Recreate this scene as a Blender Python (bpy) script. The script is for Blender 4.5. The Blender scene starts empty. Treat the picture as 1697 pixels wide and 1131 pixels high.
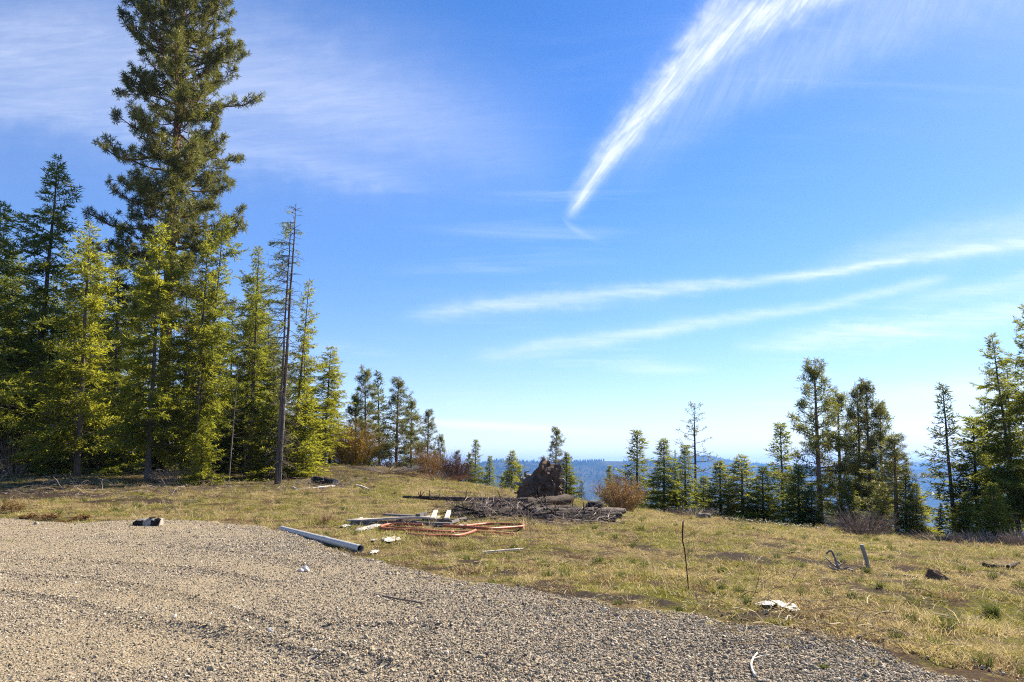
import bpy, math, numpy as np
from mathutils import Vector, Matrix
R = math.radians
S = bpy.context.scene
COL = S.collection

# ------------------------------------------------------------------ camera
PW, PH, FPX = 1697.0, 1131.0, 1131.0        # photograph size, focal length in its pixels
CAMZ = 1.6
PITCH = math.atan((780 - PH / 2) / FPX)     # level line of the place lies at row 780
cam = bpy.data.cameras.new('camera')
cam.sensor_width = 36.0
cam.lens = 36.0 * FPX / PW
cam.clip_start = 0.1
cam.clip_end = 60000
camo = bpy.data.objects.new('camera', cam)
COL.objects.link(camo)
camo.location = (0, 0, CAMZ)
camo.rotation_euler = (R(90) + PITCH, 0, 0)
S.camera = camo

# ------------------------------------------------------------------ light
SUN_AZ, SUN_EL = R(50), R(40)               # azimuth clockwise from the viewing direction
sdir = Vector((math.sin(SUN_AZ) * math.cos(SUN_EL), math.cos(SUN_AZ) * math.cos(SUN_EL), math.sin(SUN_EL)))
sun = bpy.data.lights.new('sun', 'SUN')
sun.energy = 5.0
sun.angle = R(0.53)
sun.color = (1.0, 0.89, 0.72)
suno = bpy.data.objects.new('sun', sun)
COL.objects.link(suno)
suno.rotation_euler = sdir.to_track_quat('Z', 'Y').to_euler()
suno.location = sdir * 50

S.view_settings.view_transform = 'Standard'
S.view_settings.look = 'None'
S.view_settings.exposure = 1.36
S.view_settings.gamma = 1.0
S.render.engine = 'CYCLES'
S.cycles.max_bounces = 6
S.cycles.diffuse_bounces = 2
S.cycles.transmission_bounces = 4
S.cycles.transparent_max_bounces = 8
S.cycles.volume_bounces = 0
S.cycles.use_denoising = False
S.cycles.filter_width = 1.1
S.cycles.sample_clamp_indirect = 6.0

# ---- node helpers
class NT:
    def __init__(s, nt):
        s.nt = nt
        nt.nodes.clear()
    def n(s, typ, ins=None, **props):
        nd = s.nt.nodes.new(typ)
        for k, v in props.items():
            setattr(nd, k, v)
        for k, v in (ins or {}).items():
            s.put(nd.inputs[k], v)
        return nd
    def put(s, sock, v):
        if isinstance(v, bpy.types.NodeSocket):
            s.nt.links.new(v, sock)
        elif isinstance(v, bpy.types.Node):
            s.nt.links.new(v.outputs[0], sock)
        else:
            if sock.type == 'RGBA' and not hasattr(v, '__len__'):
                v = (v, v, v)
            if sock.type == 'RGBA' and len(v) == 3:
                v = tuple(v) + (1,)
            sock.default_value = v
    def m(s, op, a, b=0.0, c=0.0, clamp=False):
        nd = s.nt.nodes.new('ShaderNodeMath')
        nd.operation = op
        nd.use_clamp = clamp
        for i, v in enumerate((a, b, c)):
            s.put(nd.inputs[i], v)
        return nd.outputs[0]
    def mix(s, f, a, b, blend='MIX'):
        nd = s.nt.nodes.new('ShaderNodeMix')
        nd.data_type = 'RGBA'
        nd.blend_type = blend
        s.put(nd.inputs[0], f)
        s.put(nd.inputs[6], a)
        s.put(nd.inputs[7], b)
        return nd.outputs[2]
    def step(s, v, lo, hi, a=0.0, b=1.0):
        nd = s.n('ShaderNodeMapRange', interpolation_type='SMOOTHSTEP')
        for i, q in enumerate((v, lo, hi, a, b)):
            s.put(nd.inputs[i], q)
        return nd.outputs[0]
    def noise(s, vec, scale, detail=4, rough=0.55, dist=0.0, out=0):
        nd = s.n('ShaderNodeTexNoise', {'Scale': scale, 'Detail': detail, 'Roughness': rough, 'Distortion': dist})
        if vec is not None:
            s.put(nd.inputs['Vector'], vec)
        return nd.outputs[out]
    def ramp(s, f, stops, interp='LINEAR'):
        nd = s.n('ShaderNodeValToRGB', {0: f})
        cr = nd.color_ramp
        cr.interpolation = interp
        while len(cr.elements) < len(stops):
            cr.elements.new(0.5)
        for e, (p, c) in zip(cr.elements, stops):
            e.position = p
            e.color = (tuple(c) + (1,)) if len(c) == 3 else c
        return nd.outputs[0]
    def comb(s, x, y, z=0.0):
        return s.n('ShaderNodeCombineXYZ', {0: x, 1: y, 2: z}).outputs[0]

# ------------------------------------------------------------------ sky
def pix_dir(px, py):
    cx, cy = (px - PW / 2) / FPX, (PH / 2 - py) / FPX
    return cx, math.cos(PITCH) - cy * math.sin(PITCH), math.sin(PITCH) + cy * math.cos(PITCH)
def sky_ae(px, py):                          # bearing and height of a cloud point (tangents)
    x, y, z = pix_dir(px, py)
    return x / y, z / y

world = bpy.data.worlds.new('World')
S.world = world
world.use_nodes = True
w = NT(world.node_tree)
sky = w.n('ShaderNodeTexSky', sky_type='NISHITA')
sky.sun_disc = False
sky.sun_elevation = SUN_EL
sky.sun_rotation = SUN_AZ
sky.altitude = 900
sky.air_density = 1.0
sky.dust_density = 0.25
sky.ozone_density = 3.0
hs = w.n('ShaderNodeHueSaturation', {'Hue': 0.5, 'Saturation': 1.42, 'Value': 1.0, 'Color': w.mix(1.0, sky.outputs[0], (1.05, 0.95, 1.0), 'MULTIPLY')})
tc = w.n('ShaderNodeTexCoord')
sep = w.n('ShaderNodeSeparateXYZ', {0: tc.outputs['Generated']})
dx, dy, dz = sep.outputs
up = w.m('MAXIMUM', dz, 0.02)
ydv = w.m('MAXIMUM', dy, 0.02)
A = w.m('DIVIDE', dx, ydv)
E = w.m('DIVIDE', dz, ydv)
ahead = w.step(dy, 0.05, 0.3)
# a flat cloud layer high above: coordinates on that layer
U = w.m('DIVIDE', dx, w.m('ADD', up, 0.12))
V = w.m('DIVIDE', dy, w.m('ADD', up, 0.12))
layer = w.comb(U, V)
ROT = lambda vec, a, sc: w.n('ShaderNodeMapping', {'Vector': vec, 'Rotation': (0, 0, a), 'Scale': sc}).outputs[0]
n_big = w.noise(layer, 0.8, 3, 0.5)
fib = w.noise(ROT(layer, R(24), (0.9, 4.6, 1)), 1.5, 7, 0.62, 0.6)
fib2 = w.noise(ROT(layer, R(-38), (1.0, 7.0, 1)), 2.0, 6, 0.6, 0.4)
warp = w.m('SUBTRACT', w.noise(w.comb(A, E), 5.0, 4, 0.6), 0.5)
warp2 = w.m('SUBTRACT', w.noise(w.comb(A, E), 26.0, 4, 0.65), 0.5)
def streak(pts, along_a=True, ragged=0.3, soft=1.0, shear=0.0):
    """a cirrus streak: points (px, py, half width px, strength) along its length"""
    q = []
    for (px, py, hw, al) in pts:
        a, e = sky_ae(px, py)
        q.append((a, e, hw / FPX, al) if along_a else (e, a, hw / FPX, al))
    q.sort()
    lo, hi = q[0][0], q[-1][0]
    par, oth = (A, E) if along_a else (E, A)
    t = w.n('ShaderNodeMapRange', {0: par, 1: lo, 2: hi, 3: 0.0, 4: 1.0}).outputs[0]
    rp = w.ramp(t, [((p - lo) / (hi - lo), ((o + 1.5) / 4, wd, al)) for p, o, wd, al in q], 'B_SPLINE')
    sp = w.n('ShaderNodeSeparateColor', {0: rp}).outputs
    d = w.m('SUBTRACT', oth, w.m('SUBTRACT', w.m('MULTIPLY', sp[0], 4.0), 1.5))
    d = w.m('ADD', d, w.m('MULTIPLY', warp, w.m('MULTIPLY', sp[1], ragged * 4)))
    d = w.m('ADD', d, w.m('MULTIPLY', warp2, w.m('MULTIPLY', sp[1], ragged * 3)))
    g = w.m('DIVIDE', d, sp[1])
    g = w.m('POWER', 2.718, w.m('MULTIPLY', w.m('MULTIPLY', g, g), -soft))
    fv = w.comb(w.m('MULTIPLY', w.m('ADD', par, w.m('MULTIPLY', oth, shear)), 9.0), w.m('MULTIPLY', w.m('SUBTRACT', oth, w.m('MULTIPLY', par, shear)), 70.0))
    tx = w.step(w.noise(fv, 1.0, 7, 0.62, 0.9), 0.25, 0.75)
    g = w.m('MULTIPLY', g, w.m('ADD', 1.0 - ragged * 0.9, w.m('MULTIPLY', tx, ragged * 1.8)))
    ends = w.m('MULTIPLY', w.step(t, 0.0, 0.06), w.step(t, 1.0, 0.94))
    return w.m('MULTIPLY', w.m('MULTIPLY', g, sp[2]), w.m('MULTIPLY', ends, ahead)), d
c1, d1 = streak([(937, 372, 8, .42), (962, 325, 12, .52), (1000, 265, 19, .58), (1060, 195, 27, .58), (1130, 125, 35, .53),
                 (1205, 60, 46, .56), (1290, 0, 60, .52), (1480, -90, 120, .5), (1700, -220, 180, .3)], False, 0.5, 0.7, 0.75)
c1b, _ = streak([(1000, 330, 40, .0), (1130, 200, 90, .12), (1270, 120, 150, .17), (1450, 30, 180, .16), (1700, -120, 240, .12)], False, 0.3, 1.0, 0.5)
c1c, _ = streak([(1110, 90, 14, .0), (1150, 60, 20, .3), (1185, 20, 26, .34), (1210, -20, 30, .3), (1260, -80, 30, .2)], False, 0.5, 1.0, 0.4)
c1d, _ = streak([(930, 360, 3, .0), (942, 374, 7, .12), (965, 388, 7, .09), (990, 400, 7, .04), (1010, 408, 3, .0)], True, 0.3)
c2, _ = streak([(640, 530, 10, .0), (740, 515, 15, .36), (900, 500, 16, .36), (1090, 484, 13, .38), (1250, 466, 8, .42), (1400, 448, 7, .42),
                (1520, 428, 9, .38), (1697, 402, 13, .34), (1900, 375, 22, .26)], True, 0.45)
c2b, _ = streak([(1300, 470, 20, .0), (1450, 420, 26, .2), (1600, 395, 34, .26), (1800, 370, 50, .2)], True, 0.3)
c3, _ = streak([(760, 600, 12, .0), (880, 580, 14, .34), (1040, 555, 13, .36), (1200, 530, 10, .34), (1330, 512, 9, .32), (1450, 490, 10, .32),
                (1530, 470, 10, .3), (1600, 452, 10, .0)], True, 0.45)
c4, _ = streak([(1200, 580, 14, .0), (1330, 565, 18, .36), (1480, 548, 24, .42), (1600, 530, 24, .36), (1800, 500, 30, .3)], True, 0.5)
c5, _ = streak([(640, 692, 4, .0), (740, 703, 7, .95), (900, 712, 7, 1.0), (1060, 724, 7, .8), (1160, 740, 6, .0)], True, 0.15)
c6, _ = streak([(1380, 665, 14, .0), (1500, 655, 18, .4), (1600, 645, 18, .45), (1800, 630, 20, .4)], True, 0.35)
c7, _ = streak([(980, 606, 8, .0), (1050, 608, 12, .28), (1120, 612, 8, .34), (1190, 614, 6, .0)], True, 0.3)
c8, _ = streak([(1450, 510, 8, .0), (1560, 490, 14, .25), (1700, 468, 16, .3), (1900, 440, 20, .25)], True, 0.4)
v1, _ = streak([(-200, 60, 70, .4), (50, 110, 80, .44), (300, 110, 90, .40), (520, 150, 90, .42), (700, 205, 70, .32), (860, 265, 50, .1), (960, 310, 40, .0)], True, 0.3, 0.6, 0.1)
v3, _ = streak([(-300, 60, 190, .1), (100, 90, 200, .13), (400, 120, 190, .14), (650, 170, 150, .12), (850, 220, 110, .08), (1000, 250, 80, .0)], True, 0.12, 0.7)
v2, _ = streak([(-200, 190, 30, .2), (80, 175, 26, .26), (300, 240, 34, .24), (480, 265, 40, .26), (620, 300, 22, .26), (740, 310, 20, .0)], True, 0.45)
wisps = w.m('ADD', 0.35, w.m('MULTIPLY', fib, 1.1))
veil = w.m('MULTIPLY', w.m('MULTIPLY', w.m('ADD', v1, v2), wisps), 0.42)
veil = w.m('ADD', veil, v3)
bands = w.m('MULTIPLY', w.m('ADD', w.m('ADD', w.m('ADD', c2, c2b), w.m('ADD', c3, c4)), w.m('ADD', w.m('ADD', c6, c7), c8)), wisps)
thin = w.m('MULTIPLY', w.m('MULTIPLY', w.step(fib, 0.45, 0.8), w.step(n_big, 0.42, 0.72)), 0.28)
cloud = w.m('ADD', w.m('ADD', w.m('ADD', w.m('ADD', c1, c1b), w.m('ADD', c1c, c1d)), w.m('ADD', veil, bands)), w.m('ADD', c5, thin))
thinhaze = w.m('SUBTRACT', 1.0, w.m('POWER', 2.718, w.m('DIVIDE', -0.03, w.m('MAXIMUM', dz, 0.03))))   # even thin high haze, longer path near the horizon
cloud = w.m('SUBTRACT', 1.0, w.m('MULTIPLY', w.m('SUBTRACT', 1.0, w.m('MINIMUM', cloud, 0.92)), w.m('SUBTRACT', 1.0, thinhaze)))
cloud = w.m('MULTIPLY', cloud, w.step(dz, -0.005, 0.02))
skycol = w.mix(cloud, hs.outputs[0], (6.6, 6.8, 7.2))
bg = w.n('ShaderNodeBackground', {'Color': skycol, 'Strength': 0.076})
w.n('ShaderNodeOutputWorld', {'Surface': bg})

# ------------------------------------------------------------------ mesh helpers
def mesh_from(name, v, faces=None, quads=None, tris=None, tint=None, mat=None, smooth=False):
    me = bpy.data.meshes.new(name)
    v = np.asarray(v, dtype=np.float32).reshape(-1, 3)
    if faces is not None:
        me.from_pydata([tuple(p) for p in v.tolist()], [], [tuple(int(i) for i in f) for f in faces])
    else:
        me.vertices.add(len(v))
        me.vertices.foreach_set('co', v.ravel())
        idx, st, tot = [], [], 0
        for arr, k in ((quads, 4), (tris, 3)):
            if arr is None or len(arr) == 0:
                continue
            arr = np.asarray(arr, dtype=np.int32).reshape(-1, k)
            idx.append(arr.ravel())
            st.append(tot + np.arange(len(arr), dtype=np.int32) * k)
            tot += arr.size
        idx = np.concatenate(idx)
        st = np.concatenate(st)
        me.loops.add(len(idx))
        me.loops.foreach_set('vertex_index', idx)
        me.polygons.add(len(st))
        me.polygons.foreach_set('loop_start', st)
    if tint is not None:
        for k, a in (tint.items() if isinstance(tint, dict) else (('tint', tint),)):
            at_ = me.attributes.new(k, 'FLOAT', 'POINT')
            at_.data.foreach_set('value', np.asarray(a, dtype=np.float32))
    if mat is not None:
        me.materials.append(mat)
    me.update(calc_edges=True)
    me.validate(verbose=False)
    me.polygons.foreach_set('use_smooth', np.full(len(me.polygons), bool(smooth)))
    return me
def link(name, me, parent=None, loc=None, **tags):
    o = bpy.data.objects.new(name, me)
    COL.objects.link(o)
    if parent is not None:
        o.parent = parent
    if loc is not None:
        o.location = loc
    for k, v in tags.items():
        if v is not None:
            o[k] = v
    if name in ('limbs', 'crown', 'stems', 'leaves'):
        o['kind'] = 'stuff'
    return o
def tag(o, label, category, group=None):
    o['label'] = label
    o['category'] = category
    if group:
        o['group'] = group
    return o
def thing(name, label, category, loc=(0, 0, 0), rz=0.0, group=None):
    o = link(name, None, loc=loc)
    o.rotation_euler = (0, 0, rz)
    o.empty_display_size = 0.2
    return tag(o, label, category, group)

class MB:
    """collects pieces of one mesh"""
    def __init__(s):
        s.v, s.q, s.t, s.a, s.n = [], [], [], [], 0
    def add(s, v, q=None, t=None, a=0.5):
        v = np.asarray(v, float).reshape(-1, 3)
        if q is not None and len(q):
            s.q.append(np.asarray(q, int).reshape(-1, 4) + s.n)
        if t is not None and len(t):
            s.t.append(np.asarray(t, int).reshape(-1, 3) + s.n)
        s.v.append(v)
        s.a.append(np.full(len(v), a) if np.isscalar(a) else np.asarray(a, float))
        s.n += len(v)
    def tube(s, path, rad, sides=6, cap=True, a=0.5, rough=0.0, rng=None):
        path = np.asarray(path, float)
        n = len(path)
        rad = np.broadcast_to(np.asarray(rad, float), (n,))
        tg = np.gradient(path, axis=0)
        tg /= np.linalg.norm(tg, axis=1)[:, None] + 1e-9
        ref = np.array([0, 0, 1.0]) if abs(tg[:, 2]).mean() < 0.8 else np.array([1.0, 0, 0])
        s1 = np.cross(tg, ref)
        s1 /= np.linalg.norm(s1, axis=1)[:, None] + 1e-9
        s2 = np.cross(tg, s1)
        th = np.arange(sides) / sides * 2 * np.pi
        rr = rad[:, None] * np.ones(sides)
        if rough and rng is not None:
            rr = rr * (1 + rough * rng.standard_normal((n, sides)))
        v = path[:, None] + rr[..., None] * (np.cos(th)[None, :, None] * s1[:, None] + np.sin(th)[None, :, None] * s2[:, None])
        i = np.arange(n - 1)[:, None] * sides
        j = np.arange(sides)[None]
        k = (j + 1) % sides
        q = np.stack([i + j, i + sides + j, i + sides + k, i + k], -1).reshape(-1, 4)
        t = []
        vv = v.reshape(-1, 3)
        if cap:
            vv = np.vstack([vv, path[:1], path[-1:]])
            c0, c1_ = n * sides, n * sides + 1
            for jj in range(sides):
                kk = (jj + 1) % sides
                t += [(c0, jj, kk), (c1_, (n - 1) * sides + kk, (n - 1) * sides + jj)]
        s.add(vv, q, t if t else None, a)
    def box(s, c, sx, sy, sz, M=None, a=0.5):
        p = np.array([(x, y, z) for x in (-1, 1) for y in (-1, 1) for z in (-1, 1)], float) * np.array([sx, sy, sz]) / 2
        if M is not None:
            p = p @ np.array(M).T
        s.add(p + np.array(c), [(0, 1, 3, 2), (4, 6, 7, 5), (0, 4, 5, 1), (2, 3, 7, 6), (0, 2, 6, 4), (1, 5, 7, 3)], a=a)
    def mesh(s, name, mat, smooth=False):
        return mesh_from(name, np.vstack(s.v), quads=np.vstack(s.q) if s.q else None, tris=np.vstack(s.t) if s.t else None,
                         tint=np.concatenate(s.a), mat=mat, smooth=smooth)
def unit(v):
    return v / (np.linalg.norm(v, axis=-1, keepdims=True) + 1e-9)
def smoothstep(a, b, x):
    t = np.clip((x - a) / (b - a), 0, 1)
    return t * t * (3 - 2 * t)
def spline(pts, k=8):
    p = np.asarray(pts, float)
    p = np.vstack([2 * p[0] - p[1], p, 2 * p[-1] - p[-2]])
    out = []
    for i in range(1, len(p) - 2):
        for t in np.arange(k) / k:
            a, b, c, d = p[i - 1], p[i], p[i + 1], p[i + 2]
            out.append(0.5 * (2 * b + (c - a) * t + (2 * a - 5 * b + 4 * c - d) * t * t + (3 * b - a - 3 * c + d) * t ** 3))
    out.append(p[-2])
    return np.array(out)
def hashn(ix, iy, seed):
    h = np.sin(ix * 127.1 + iy * 311.7 + seed * 74.7) * 43758.5453
    return h - np.floor(h)
def vnoise(x, y, seed=0):
    x, y = np.asarray(x, float), np.asarray(y, float)
    ix, iy = np.floor(x), np.floor(y)
    fx, fy = x - ix, y - iy
    fx, fy = fx * fx * (3 - 2 * fx), fy * fy * (3 - 2 * fy)
    a, b = hashn(ix, iy, seed), hashn(ix + 1, iy, seed)
    c, d = hashn(ix, iy + 1, seed), hashn(ix + 1, iy + 1, seed)
    return (a * (1 - fx) + b * fx) * (1 - fy) + (c * (1 - fx) + d * fx) * fy
def fbm(x, y, oct=4, seed=0, g=0.5):
    s, a, tot = 0.0, 1.0, 0.0
    for o in range(oct):
        s = s + a * vnoise(np.asarray(x) * 2 ** o + 17.3 * o, np.asarray(y) * 2 ** o - 9.1 * o, seed + o)
        tot += a
        a *= g
    return s / tot

# ------------------------------------------------------------------ the lie of the land
def unproj(px, py, Y):
    x, y, z = pix_dir(px, py)
    return np.array([x / y * Y, Y, CAMZ + z / y * Y])
CTRL = [unproj(*c) for c in [
    (-250, 866, 21), (0, 866, 21), (0, 828, 30), (0, 797, 38), (-300, 800, 40), (150, 793, 39), (300, 799, 40), (460, 800, 42), (300, 826, 31),
    (500, 788, 47), (560, 771, 58), (600, 777, 58), (700, 789, 55), (760, 801, 50), (850, 815, 44), (900, 838, 34), (1000, 838, 36),
    (1100, 853, 35), (1200, 860, 34), (1300, 872, 33), (1450, 888, 31), (1600, 899, 29.5), (1697, 905, 28.5), (1900, 915, 27),
    (620, 868, 21), (850, 880, 18.6), (600, 838, 29), (780, 835, 31.5), (450, 840, 28), (1400, 950, 13.6), (1558, 962, 13.2), (1200, 920, 16.0), (1090, 900, 18),
    (1300, 900, 19.5), (1500, 915, 19), (1690, 940, 15.5), (950, 865, 22.5), (1290, 1007, 9.0), (1650, 1060, 7.6)]]
CTRL += [np.array(c) for c in [(-14, 4, 0), (-8, 8, 0), (0, 4, 0), (0, 10, 0), (4, 8, 0), (8, 3, -.05), (0, -20, 0), (-25, -10, 0), (25, -15, -.4),
                               (-4, 14, 0), (-9, 14, 0.02), (-16, 13, .05), (20, 8, -.6)]]
def crest_y(x):                                # depth of the brow of the hill
    return np.interp(x, [-60, -14, -9, -4, 0, 8, 16, 24, 40], [95, 66, 58, 51, 45, 36, 34, 30, 26])
for (x, y) in [(-20, 75), (-40, 60), (-60, 40)]:
    CTRL.append(np.array([x, y, 2.0]))
for x in (-12, -7, -3, 1.5, 5, 9, 13, 17, 21, 26, 34):
    yc = float(crest_y(x))
    CTRL.append(np.array([x * 1.15, yc + 7, -1.1 - 0.045 * max(x, -10)]))
    CTRL.append(np.array([x * 1.5, yc + 28, -9.0]))
CTRL = np.array(CTRL)
def _rbf_fit():
    P = CTRL[:, :2]
    K = np.sqrt(((P[:, None] - P[None]) ** 2).sum(-1) + 6.0)
    n = len(P)
    M_ = np.zeros((n + 3, n + 3))
    M_[:n, :n] = K - 0.02 * np.eye(n)
    M_[:n, n] = 1
    M_[:n, n + 1:] = P
    M_[n, :n] = 1
    M_[n + 1:, :n] = P.T
    return np.linalg.solve(M_, np.concatenate([CTRL[:, 2], [0, 0, 0]]))
RBF = _rbf_fit()
GRAVEL = [unproj(px, py, CAMZ / -(lambda d: d[2] / d[1])(pix_dir(px, py))) for px, py in [
    (0, 865), (60, 868), (130, 872), (200, 867), (270, 866), (360, 869), (440, 876), (500, 888), (560, 908), (620, 927), (700, 944), (760, 957), (860, 975), (950, 993),
    (1060, 1011), (1150, 1030), (1240, 1050), (1330, 1069), (1430, 1090), (1520, 1108), (1600, 1127)]]
GPOLY = np.array([(-26, 25), (-18, 21.8)] + [tuple(p[:2]) for p in GRAVEL] + [(3.9, 4.6), (4.6, 2.5), (5, -12), (-26, -12)])
def gravel_d(x, y):                            # signed distance, positive inside the gravel
    x, y = np.asarray(x, float), np.asarray(y, float)
    d = np.full(x.shape, 1e9)
    inside = np.zeros(x.shape, bool)
    n = len(GPOLY)
    for i in range(n):
        a, b = GPOLY[i], GPOLY[(i + 1) % n]
        e = b - a
        t = np.clip(((x - a[0]) * e[0] + (y - a[1]) * e[1]) / (e @ e), 0, 1)
        d = np.minimum(d, np.hypot(x - a[0] - t * e[0], y - a[1] - t * e[1]))
        c = (a[1] > y) != (b[1] > y)
        inside ^= c & (x < (b[0] - a[0]) * (y - a[1]) / (b[1] - a[1] + 1e-12) + a[0])
    return np.where(inside, d, -d)
def base_z(x, y):
    x, y = np.asarray(x, float), np.asarray(y, float)
    out = np.zeros(x.shape)
    flat = out.ravel()
    xr, yr = x.ravel(), y.ravel()
    n = len(CTRL)
    for s0 in range(0, xr.size, 40000):
        xs, ys = xr[s0:s0 + 40000], yr[s0:s0 + 40000]
        K = np.sqrt((xs[:, None] - CTRL[None, :, 0]) ** 2 + (ys[:, None] - CTRL[None, :, 1]) ** 2 + 6.0)
        flat[s0:s0 + 40000] = K @ RBF[:n] + RBF[n] + RBF[n + 1] * xs + RBF[n + 2] * ys
    z = flat.reshape(x.shape)
    r = np.hypot(x, y)
    lefty = smoothstep(2, -25, x)
    far = -7 - 0.33 * np.maximum(r - 68, 0) + lefty * (9 + 0.2 * np.clip(r - 60, 0, 60))
    far = np.maximum(far, -330 + 40 * (fbm(x / 500, y / 500, 3, 5) - 0.5))
    far = np.where(y < 0, -0.02 * r, far)
    return z + (far - z) * smoothstep(55, 95, r)
def ground_z(x, y):
    r = np.hypot(x, y)
    g = gravel_d(x, y)
    k = 0.25 + 0.75 * smoothstep(0.3, -0.8, g)
    b = 0.16 * (fbm(np.asarray(x) / 2.3, np.asarray(y) / 2.3, 3, 3) - 0.5) + 0.13 * (fbm(np.asarray(x) / 0.42, np.asarray(y) / 0.45, 3, 8) - 0.5)
    b = b + 2.0 * (fbm(np.asarray(x) / 60, np.asarray(y) / 60, 4, 21) - 0.5) * smoothstep(80, 200, r) * 6
    return base_z(x, y) + b * k
_LX, _LY = np.arange(-46, 34, 0.125), np.arange(3, 76, 0.125)
_LZ = ground_z(*np.meshgrid(_LX, _LY, indexing='ij'))
def quick_z(x, y):                             # the same surface from a table
    fx = np.clip((np.asarray(x, float) + 46) / 0.125, 0, len(_LX) - 1.001)
    fy = np.clip((np.asarray(y, float) - 3) / 0.125, 0, len(_LY) - 1.001)
    ix, iy = fx.astype(int), fy.astype(int)
    fx, fy = fx - ix, fy - iy
    return (_LZ[ix, iy] * (1 - fx) + _LZ[ix + 1, iy] * fx) * (1 - fy) + (_LZ[ix, iy + 1] * (1 - fx) + _LZ[ix + 1, iy + 1] * fx) * fy
def gz(x, y):
    return float(quick_z(x, y))
def at(px, py, far=70.0):
    """the ground point seen at a place of the photograph"""
    d = np.array(pix_dir(px, py))
    lo, hi = 3.5, far
    for cnt in (90, 40, 12):
        Y = np.geomspace(lo, hi, cnt)
        X = d[0] / d[1] * Y
        G = quick_z(X, Y)
        hit = np.nonzero(CAMZ + d[2] / d[1] * Y < G)[0]
        i = hit[0] if len(hit) else len(Y) - 1
        lo, hi = Y[max(i - 1, 0)], Y[i]
    return np.array([X[i], Y[i], G[i]])
PXM = lambda Y: FPX / Y                        # photograph pixels per metre at a depth

# ------------------------------------------------------------------ materials
MATS = {}
def material(name):
    m = bpy.data.materials.new(name)
    m.use_nodes = True
    MATS[name] = m
    return m, NT(m.node_tree)
def finish(t, shader, disp=None):
    t.n('ShaderNodeOutputMaterial', {'Surface': shader})
def foliage(name, dark, light, trans, tw=0.42, gloss=0.035, hue=0.03):
    m, t = material(name)
    a = t.n('ShaderNodeAttribute', attribute_name='tint').outputs['Fac']
    oi = t.n('ShaderNodeObjectInfo').outputs['Random']
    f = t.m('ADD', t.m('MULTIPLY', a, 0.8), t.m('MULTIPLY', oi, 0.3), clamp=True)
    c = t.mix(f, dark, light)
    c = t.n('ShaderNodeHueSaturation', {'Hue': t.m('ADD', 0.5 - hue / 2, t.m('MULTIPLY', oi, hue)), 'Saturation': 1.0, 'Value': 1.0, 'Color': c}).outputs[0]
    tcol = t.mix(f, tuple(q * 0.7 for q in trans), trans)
    d = t.n('ShaderNodeBsdfPrincipled', {'Base Color': c, 'Roughness': 0.5, 'Specular IOR Level': gloss * 3})
    tr = t.n('ShaderNodeBsdfTranslucent', {'Color': tcol})
    finish(t, t.n('ShaderNodeMixShader', {0: tw, 1: d.outputs[0], 2: tr.outputs[0]}))
    return m
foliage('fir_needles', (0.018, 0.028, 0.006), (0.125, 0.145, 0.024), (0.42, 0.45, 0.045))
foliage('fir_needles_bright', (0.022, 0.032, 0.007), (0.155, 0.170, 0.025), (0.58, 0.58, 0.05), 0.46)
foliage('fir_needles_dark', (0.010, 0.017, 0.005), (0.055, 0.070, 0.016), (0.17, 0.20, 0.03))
foliage('pine_needles', (0.024, 0.031, 0.009), (0.180, 0.180, 0.050), (0.31, 0.31, 0.055), 0.30, 0.06)
foliage('pine_needles_dark', (0.022, 0.030, 0.008), (0.165, 0.17, 0.04), (0.38, 0.39, 0.06), 0.34, 0.05)
foliage('holly_leaves', (0.05, 0.05, 0.015), (0.24, 0.095, 0.035), (0.3, 0.16, 0.04), 0.3, 0.12)
foliage('salal_leaves', (0.06, 0.055, 0.02), (0.20, 0.165, 0.07), (0.22, 0.20, 0.05), 0.25, 0.1)
def bark(name, c0, c1, scale=7.0, stretch=0.18, bump=0.6):
    m, t = material(name)
    tcx = t.n('ShaderNodeTexCoord').outputs['Object']
    p = t.n('ShaderNodeMapping', {'Vector': tcx, 'Scale': (1, 1, stretch)}).outputs[0]
    nz = t.noise(p, scale, 6, 0.65)
    n2 = t.noise(tcx, 1.1, 3)
    f = t.m('ADD', t.m('MULTIPLY', t.step(nz, 0.3, 0.7), 0.75), t.m('MULTIPLY', n2, 0.3), clamp=True)
    oi = t.n('ShaderNodeObjectInfo').outputs['Random']
    c = t.mix(f, c0, c1)
    c = t.n('ShaderNodeHueSaturation', {'Hue': 0.5, 'Saturation': 1.0, 'Value': t.m('ADD', 0.8, t.m('MULTIPLY', oi, 0.4)), 'Color': c}).outputs[0]
    bmp = t.n('ShaderNodeBump', {'Strength': bump, 'Distance': 0.04, 'Height': nz})
    b = t.n('ShaderNodeBsdfPrincipled', {'Base Color': c, 'Roughness': 0.9, 'Specular IOR Level': 0.15, 'Normal': bmp.outputs[0]})
    finish(t, b)
    return m
bark('fir_bark', (0.04, 0.032, 0.027), (0.17, 0.14, 0.11))
bark('pine_bark', (0.075, 0.042, 0.028), (0.30, 0.185, 0.12), 3.0, 0.25)
bark('dead_bark', (0.035, 0.029, 0.025), (0.21, 0.17, 0.135))
bark('log_bark', (0.012, 0.009, 0.007), (0.11, 0.085, 0.065), 5.0, 1.0, 1.0)
bark('dark_wood', (0.008, 0.007, 0.006), (0.05, 0.042, 0.035), 9.0, 1.0)
bark('root_soil', (0.050, 0.030, 0.020), (0.26, 0.165, 0.105), 2.6, 1.0, 1.0)
bark('grey_wood', (0.20, 0.18, 0.155), (0.44, 0.40, 0.34), 5.0, 0.3, 0.3)
bark('dark_board', (0.055, 0.05, 0.047), (0.17, 0.155, 0.145), 4.0, 0.5, 0.3)
bark('pale_wood', (0.48, 0.42, 0.31), (0.72, 0.66, 0.54), 9.0, 0.3, 0.2)
bark('driftwood', (0.04, 0.032, 0.027), (0.42, 0.37, 0.31), 7.0, 0.6, 0.5)
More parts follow.
